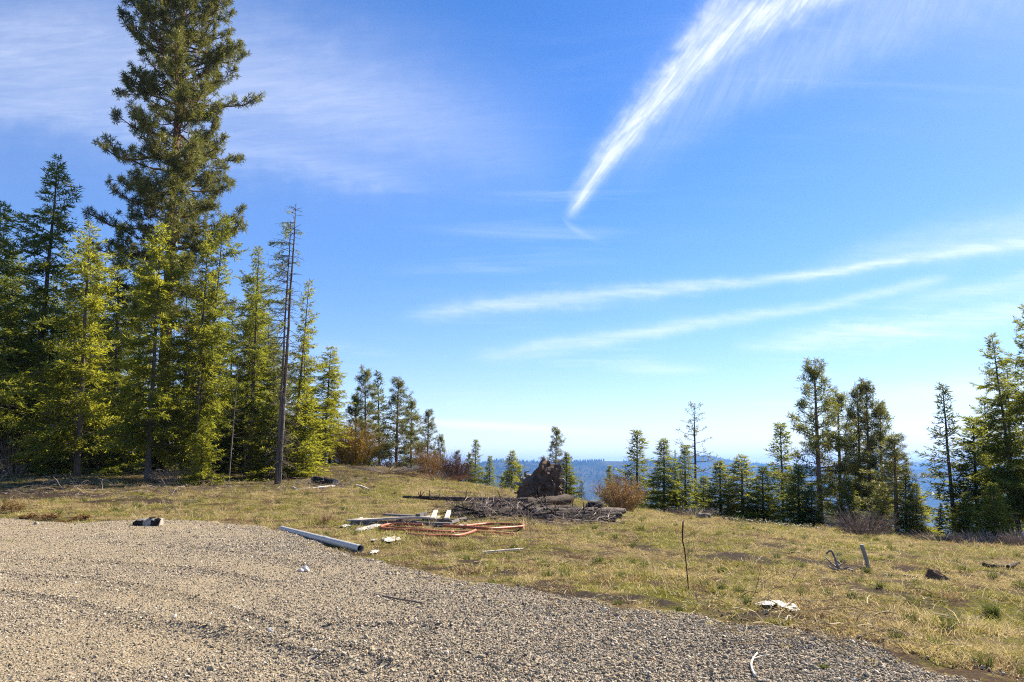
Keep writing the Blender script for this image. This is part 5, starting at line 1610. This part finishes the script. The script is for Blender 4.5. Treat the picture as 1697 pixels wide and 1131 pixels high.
board((740, 871), (744, 860), 0.13, 0.05, 'right of two pale wood blocks on the dark planks', 'pale_wood', 0.16, 0.22, 'wood_block')
board((580, 873.5), (599, 866), 0.06, 0.04, 'pale stick leaning against the left end of the plywood', 'white_twig', 0.02, 0.10, 'pale_stick')
board((800, 919.5), (867, 915), 0.085, 0.03, 'pale narrow lath lying alone on the grass', 'pale_wood', 0.03, 0.04, 'lath')

# ------------------------------------------------------------------ white scraps
def scrap(px, py, hw, hh, label, seed, matn='white_plastic', name='plastic_scrap'):
    c = at(px, py)
    W = hw / PXM(c[1])
    D = max(0.12, (at(px, py - hh)[1] - at(px, py + hh)[1]) / 2)
    n_ = 40
    u = np.linspace(-1, 1, n_)
    Xs, Ys = np.meshgrid(u, u, indexing='ij')
    ang = np.arctan2(Ys, Xs)
    keep_r = 0.36 + 0.95 * fbm(np.cos(ang) * 2.2 + seed, np.sin(ang) * 2.2, 5, seed, 0.7) - 0.25 * (fbm(Xs * 5, Ys * 5, 3, seed + 2) > 0.62)
    rad = np.hypot(Xs, Ys)
    x, y = Xs * W, Ys * D
    z = np.array([gz(c[0] + a_, c[1] + b_) for a_, b_ in zip(x.ravel(), y.ravel())]).reshape(x.shape) - c[2]
    z = z + 0.012 + 0.06 * fbm(x / 0.12, y / 0.12, 4, seed + 5, 0.65)
    idx = np.arange(n_ * n_).reshape(n_, n_)
    q = np.stack([idx[:-1, :-1], idx[1:, :-1], idx[1:, 1:], idx[:-1, 1:]], -1).reshape(-1, 4)
    ok = (rad < keep_r).ravel()[q].all(1)
    q = q[ok]
    us = np.unique(q)
    mp = np.zeros(n_ * n_, int)
    mp[us] = np.arange(len(us))
    o = link(name, mesh_from(name, np.stack([x, y, z], -1).reshape(-1, 3)[us], quads=mp[q], mat=MATS[matn], smooth=True), loc=tuple(c))
    so = o.modifiers.new('thickness', 'SOLIDIFY')
    so.thickness = 0.004
    return tag(o, label, 'plastic', 'white scraps lying on the grass')
scrap(648, 897, 21, 4, 'white crumpled scrap on the grass below the left conduit loop', 1)
scrap(620, 898, 7, 2, 'small white scrap just left of the larger crumpled one', 2)
scrap(603, 878, 18, 5, 'pale torn scrap between plywood and pipe', 3)
scrap(622, 873, 12, 4, 'pale crumpled scrap tucked at the left conduit curl', 4)
scrap(575, 873, 8, 3, 'pale little scrap at the foot of the leaning stick', 5)
scrap(1293, 1007, 38, 7, 'largest white crumpled sheet on the right-hand grass', 6)
scrap(768, 874, 9, 2, 'white scrap right of the boards', 7)
scrap(621, 918, 7, 4, 'pale scrap just past the near end of the pipe', 8)

# ------------------------------------------------------------------ stakes, stumps, sticks
def stick(pix, r0, r1, label, matn, name, cat, group=None, sides=6, lift_=0.0, rough=0.05, forks=()):
    """pix: (px, py, height above ground point or None); first point on the ground fixes the depth of upright pieces"""
    base = at(pix[0][0], pix[0][1])
    pts = []
    for p in pix:
        if len(p) == 2:
            g = at(*p)
            g[2] += r0 + lift_
        else:
            g = unproj(p[0], p[1], base[1] + p[2])
        pts.append(g)
    p = spline(pts, 5) - base
    r_ = np.random.default_rng(int(pix[0][0] * 3 + pix[0][1]))
    mb_ = MB()
    mb_.tube(p, np.linspace(r0, r1, len(p)), sides, rough=rough, rng=r_)
    me = mb_.mesh(name, MATS[matn], True)
    if not forks:
        o = link(name, me, loc=tuple(base))
        return tag(o, label, cat, group)
    o = thing(name, label, cat, tuple(base), 0, group)
    st_ = link('stem', me, o)
    for (fp, fr0, fr1) in forks:
        q = []
        for f in fp:
            if len(f) == 2:
                g = at(*f)
                g[2] += fr0 + lift_
            else:
                g = unproj(f[0], f[1], base[1] + f[2])
            q.append(g)
        mb_ = MB()
        mb_.tube(spline(q, 5) - base, np.linspace(fr0, fr1, (len(q) - 1) * 5 + 1), sides, rough=rough, rng=r_)
        link('fork', mb_.mesh('fork', MATS[matn], True), st_)
    return o
stick([(1142, 987, 0.0), (1139, 955, 0.0), (1135, 915, 0.0), (1131, 893, 0.0), (1132, 864, 0.0)], 0.007, 0.011, 'tall thin rusty rod standing upright in the grass', 'rusty_rod', 'rod', 'rod', sides=7)
stick([(1439, 941, 0.0), (1436, 928, 0.0), (1428, 903, 0.0)], 0.038, 0.042, 'short grey stake leaning left, right of the twisted branch', 'grey_wood', 'stake', 'stake', sides=5)
stick([(1416, 951), (1402, 947), (1392, 944, 0.0), (1386, 932, 0.0), (1383, 923, 0.0), (1377, 913, 0.0), (1369, 918, 0.0)], 0.034, 0.014,
      'twisted weathered branch rearing up left of the grey stake', 'driftwood', 'twisted_branch', 'branch', rough=0.14,
      forks=[([(1392, 944, 0.0), (1382, 937, 0.05), (1375, 931, 0.0), (1368, 924, .1)], 0.024, 0.010), ([(1390, 946, 0.0), (1380, 943, -0.1), (1372, 938, -0.2)], 0.03, 0.012),
             ([(1388, 938, 0.0), (1396, 934, 0.1), (1401, 928, 0.15)], 0.02, 0.008), ([(1390, 944, 0.0), (1398, 943, -0.1), (1407, 940, -0.15)], 0.03, 0.012), ([(1384, 925, 0.0), (1388, 921, 0.1), (1389, 916, 0.1)], 0.016, 0.007), ([(1386, 930, 0.0), (1391, 934, 0.1), (1394, 945, 0.1)], 0.025, 0.015)])
stick([(1252, 1136), (1246, 1118), (1249, 1106), (1256, 1096)], 0.010, 0.006, 'bleached white forked twig on the gravel at the bottom edge', 'white_twig', 'white_twig', 'twig', rough=0.1, lift_=0.055,
      forks=[([(1249, 1106), (1262, 1101), (1276, 1099)], 0.006, 0.003)])
stick([(622, 994), (650, 1000), (700, 1009)], 0.012, 0.010, 'brown stick lying on the gravel', 'twig', 'gravel_stick', 'stick', lift_=0.05)
stick([(1429, 1040), (1450, 1045), (1490, 1052), (1530, 1056)], 0.016, 0.008, 'long dark stick lying in the near grass on the right', 'log_bark', 'dark_stick', 'stick')
stick([(1632, 940), (1648, 943), (1664, 942)], 0.05, 0.03, 'dark bark strip lying left of the curved dark branch', 'log_bark', 'bark_strip', 'bark', rough=0.2)
stick([(1671, 944), (1680, 939), (1690, 937)], 0.045, 0.03, 'curved dark branch on the grass at the right edge', 'log_bark', 'dark_branch', 'branch', rough=0.15)
stick([(1610, 1030), (1625, 1024), (1638, 1018)], 0.018, 0.012, 'pale stick beside the grass tuft at the lower right', 'dead_bark', 'pale_branch', 'stick')
stick([(1496, 957), (1508, 958), (1522, 960)], 0.022, 0.02, 'pale broken stick left of the brown triangular stump', 'dead_bark', 'broken_stick', 'stick')
stick([(1463, 955), (1470, 954), (1478, 956)], 0.022, 0.016, 'little pale stick before the grey stake', 'dead_bark', 'small_stick', 'stick')
stick([(555, 807), (500, 812), (485, 809)], 0.05, 0.03, 'bleached fallen branch before the rotten log', 'white_twig', 'bleached_branch', 'branch', rough=0.1)
stick([(590, 806), (600, 808), (612, 813)], 0.05, 0.03, 'bleached short branch right of the rotten log', 'white_twig', 'bleached_stick', 'branch', rough=0.1)
def tri_stump():
    c = at(1558, 963)
    k = PXM(c[1])
    P = lambda px, py, y: ((px - 1558) / k, y, (963 - py) / k)
    front = [P(1540, 964, -.12), P(1577, 965, -.12), P(1566, 953, -.06), P(1556, 945, 0), P(1548, 944, 0), P(1546, 950, -.05)]
    back = [(x, 0.16, z) for x, y, z in front]
    v = front + back
    n_ = 6
    f = [list(range(n_)), list(range(2 * n_ - 1, n_ - 1, -1))] + [[i_, i_ + n_, (i_ + 1) % n_ + n_, (i_ + 1) % n_] for i_ in range(n_)]
    me = mesh_from('stump', v, faces=f, mat=MATS['stump_wood'])
    o = link('stump', me, loc=(c[0], c[1], c[2] - 0.02))
    bv = o.modifiers.new('worn', 'BEVEL')
    bv.width = 0.02
    bv.segments = 2
    sb = o.modifiers.new('sub', 'SUBSURF')
    sb.subdivision_type = 'SIMPLE'
    sb.levels = sb.render_levels = 3
    tx = bpy.data.textures.new('worn_noise', 'CLOUDS')
    tx.noise_scale = 0.09
    dp = o.modifiers.new('grain', 'DISPLACE')
    dp.texture = tx
    dp.strength = 0.05
    tag(o, 'brown triangular broken stump standing in the right-hand grass', 'stump')
tri_stump()
def split_block():
    c = at(246, 873)
    o = thing('split_log', 'short split log block with dark side at the gravel edge', 'log', tuple(c), R(4))
    r_ = np.random.default_rng(3)
    prof_ = [(-0.14, -0.02), (-0.15, 0.08), (-0.12, 0.17), (-0.06, 0.215), (0.05, 0.23), (0.13, 0.20), (0.15, 0.10), (0.14, -0.02)]
    n_, m_ = 9, len(prof_)
    v, q = [], []
    for i_, x_ in enumerate(np.linspace(-0.36, 0.36, n_)):
        for (y_, z_) in prof_:
            v.append((x_ + r_.normal(0, 0.012), y_ + r_.normal(0, 0.012) + 0.02 * math.sin(x_ * 9), z_ + r_.normal(0, 0.010) - 0.04 * (x_ < -0.3)))
    for i_ in range(n_ - 1):
        for j_ in range(m_):
            q.append([i_ * m_ + j_, (i_ + 1) * m_ + j_, (i_ + 1) * m_ + (j_ + 1) % m_, i_ * m_ + (j_ + 1) % m_])
    f = q + [list(range(m_)), list(range(n_ * m_ - 1, (n_ - 1) * m_ - 1, -1))]
    me = mesh_from('split_wood', v, faces=f, mat=MATS['grey_wood'])
    me.materials.append(MATS['dark_wood'])
    for p in me.polygons:
        if p.normal.y < -0.6 and abs(p.center.x + 0.02) > 0.10:
            p.material_index = 1
    link('wood', me, o)
    mb_ = MB()
    mb_.box((0.10, -0.03, 0.245), 0.16, 0.07, 0.03, np.array(Matrix.Rotation(0.3, 3, 'Z')))
    link('splinter', mb_.mesh('splinter', MATS['stump_wood']), o)
split_block()
def stone(px, py, r, label, seed, matn='pale_stone'):
    c = at(px, py)
    o = link('stone', rock_mesh('stone_%d' % seed, 100 + seed, MATS[matn], 2, 0.7), loc=(c[0], c[1], c[2] + 0.035 + r * 0.35))
    o.scale = (r, r, r)
    return tag(o, label, 'stone', 'larger stones on the gravel')
stone(506, 950, 0.075, 'white angular rock on the upper gravel below the pipe', 1)
stone(498, 952, 0.05, 'small pale stone touching the white angular rock', 2)
stone(447, 1053, 0.035, 'pale round stone in the tyre rut on the lower gravel', 3)
stone(520, 1087, 0.028, 'pale small stone near the bottom of the gravel', 4)
stone(798, 1098, 0.035, 'greyish stone in the lower middle of the gravel', 5, 'gravel_stones')
stone(60, 872, 0.09, 'dark stone at the upper left rim of the gravel', 6, 'gravel_stones')

# ---- separate tufts
def tuft(px, py, hw, h, label, seed, matn='tuft_green', n=120):
    c = at(px, py)
    k = PXM(c[1])
    o = link('grass_tuft', clump_mesh('tuft_%d' % seed, 300 + seed, n, hw / k * 0.45, h / k * 0.5, h / k * 1.35, 0.6, 0.008, matn), loc=(c[0], c[1], c[2] + (0.04 if float(gravel_d(np.array([c[0]]), np.array([c[1]]))[0]) > 0.2 else 0.0)))
    return tag(o, label, 'grass tuft', 'taller grass tufts')
tuft(1457, 976, 11, 13, 'dark green round tuft below the grey stake', 1)
tuft(1412, 992, 15, 14, 'green tuft left of the dark round tuft', 2)
tuft(1435, 995, 12, 9, 'lower spread tuft right of the green tuft', 3)
tuft(1645, 1022, 20, 22, 'large green tuft at the lower right', 4, n=200)
tuft(1570, 979, 12, 6, 'low green tuft below the triangular stump', 5)
tuft(1240, 1005, 10, 18, 'straw-and-green tuft left of the largest white sheet', 6)
tuft(1124, 1013, 11, 9, 'dark tuft where the grass meets the gravel under the rod', 7)
tuft(1365, 1117, 14, 8, 'green tuft growing through the gravel at the lower right', 8)
tuft(815, 968, 12, 7, 'green tuft at the gravel edge below the pale lath', 9)
tuft(570, 846, 10, 7, 'dark green tuft on the slope above the pipe', 10)
tuft(1193, 977, 11, 8, 'green tuft right of the rusty rod', 11)
tuft(798, 926, 10, 24, 'thin dark weed stalks beside the pale lath', 12, 'straw', 40)
tuft(540, 868, 16, 20, 'reddish dry weed clump just beyond the pipe', 13, 'shrub_red', 120)
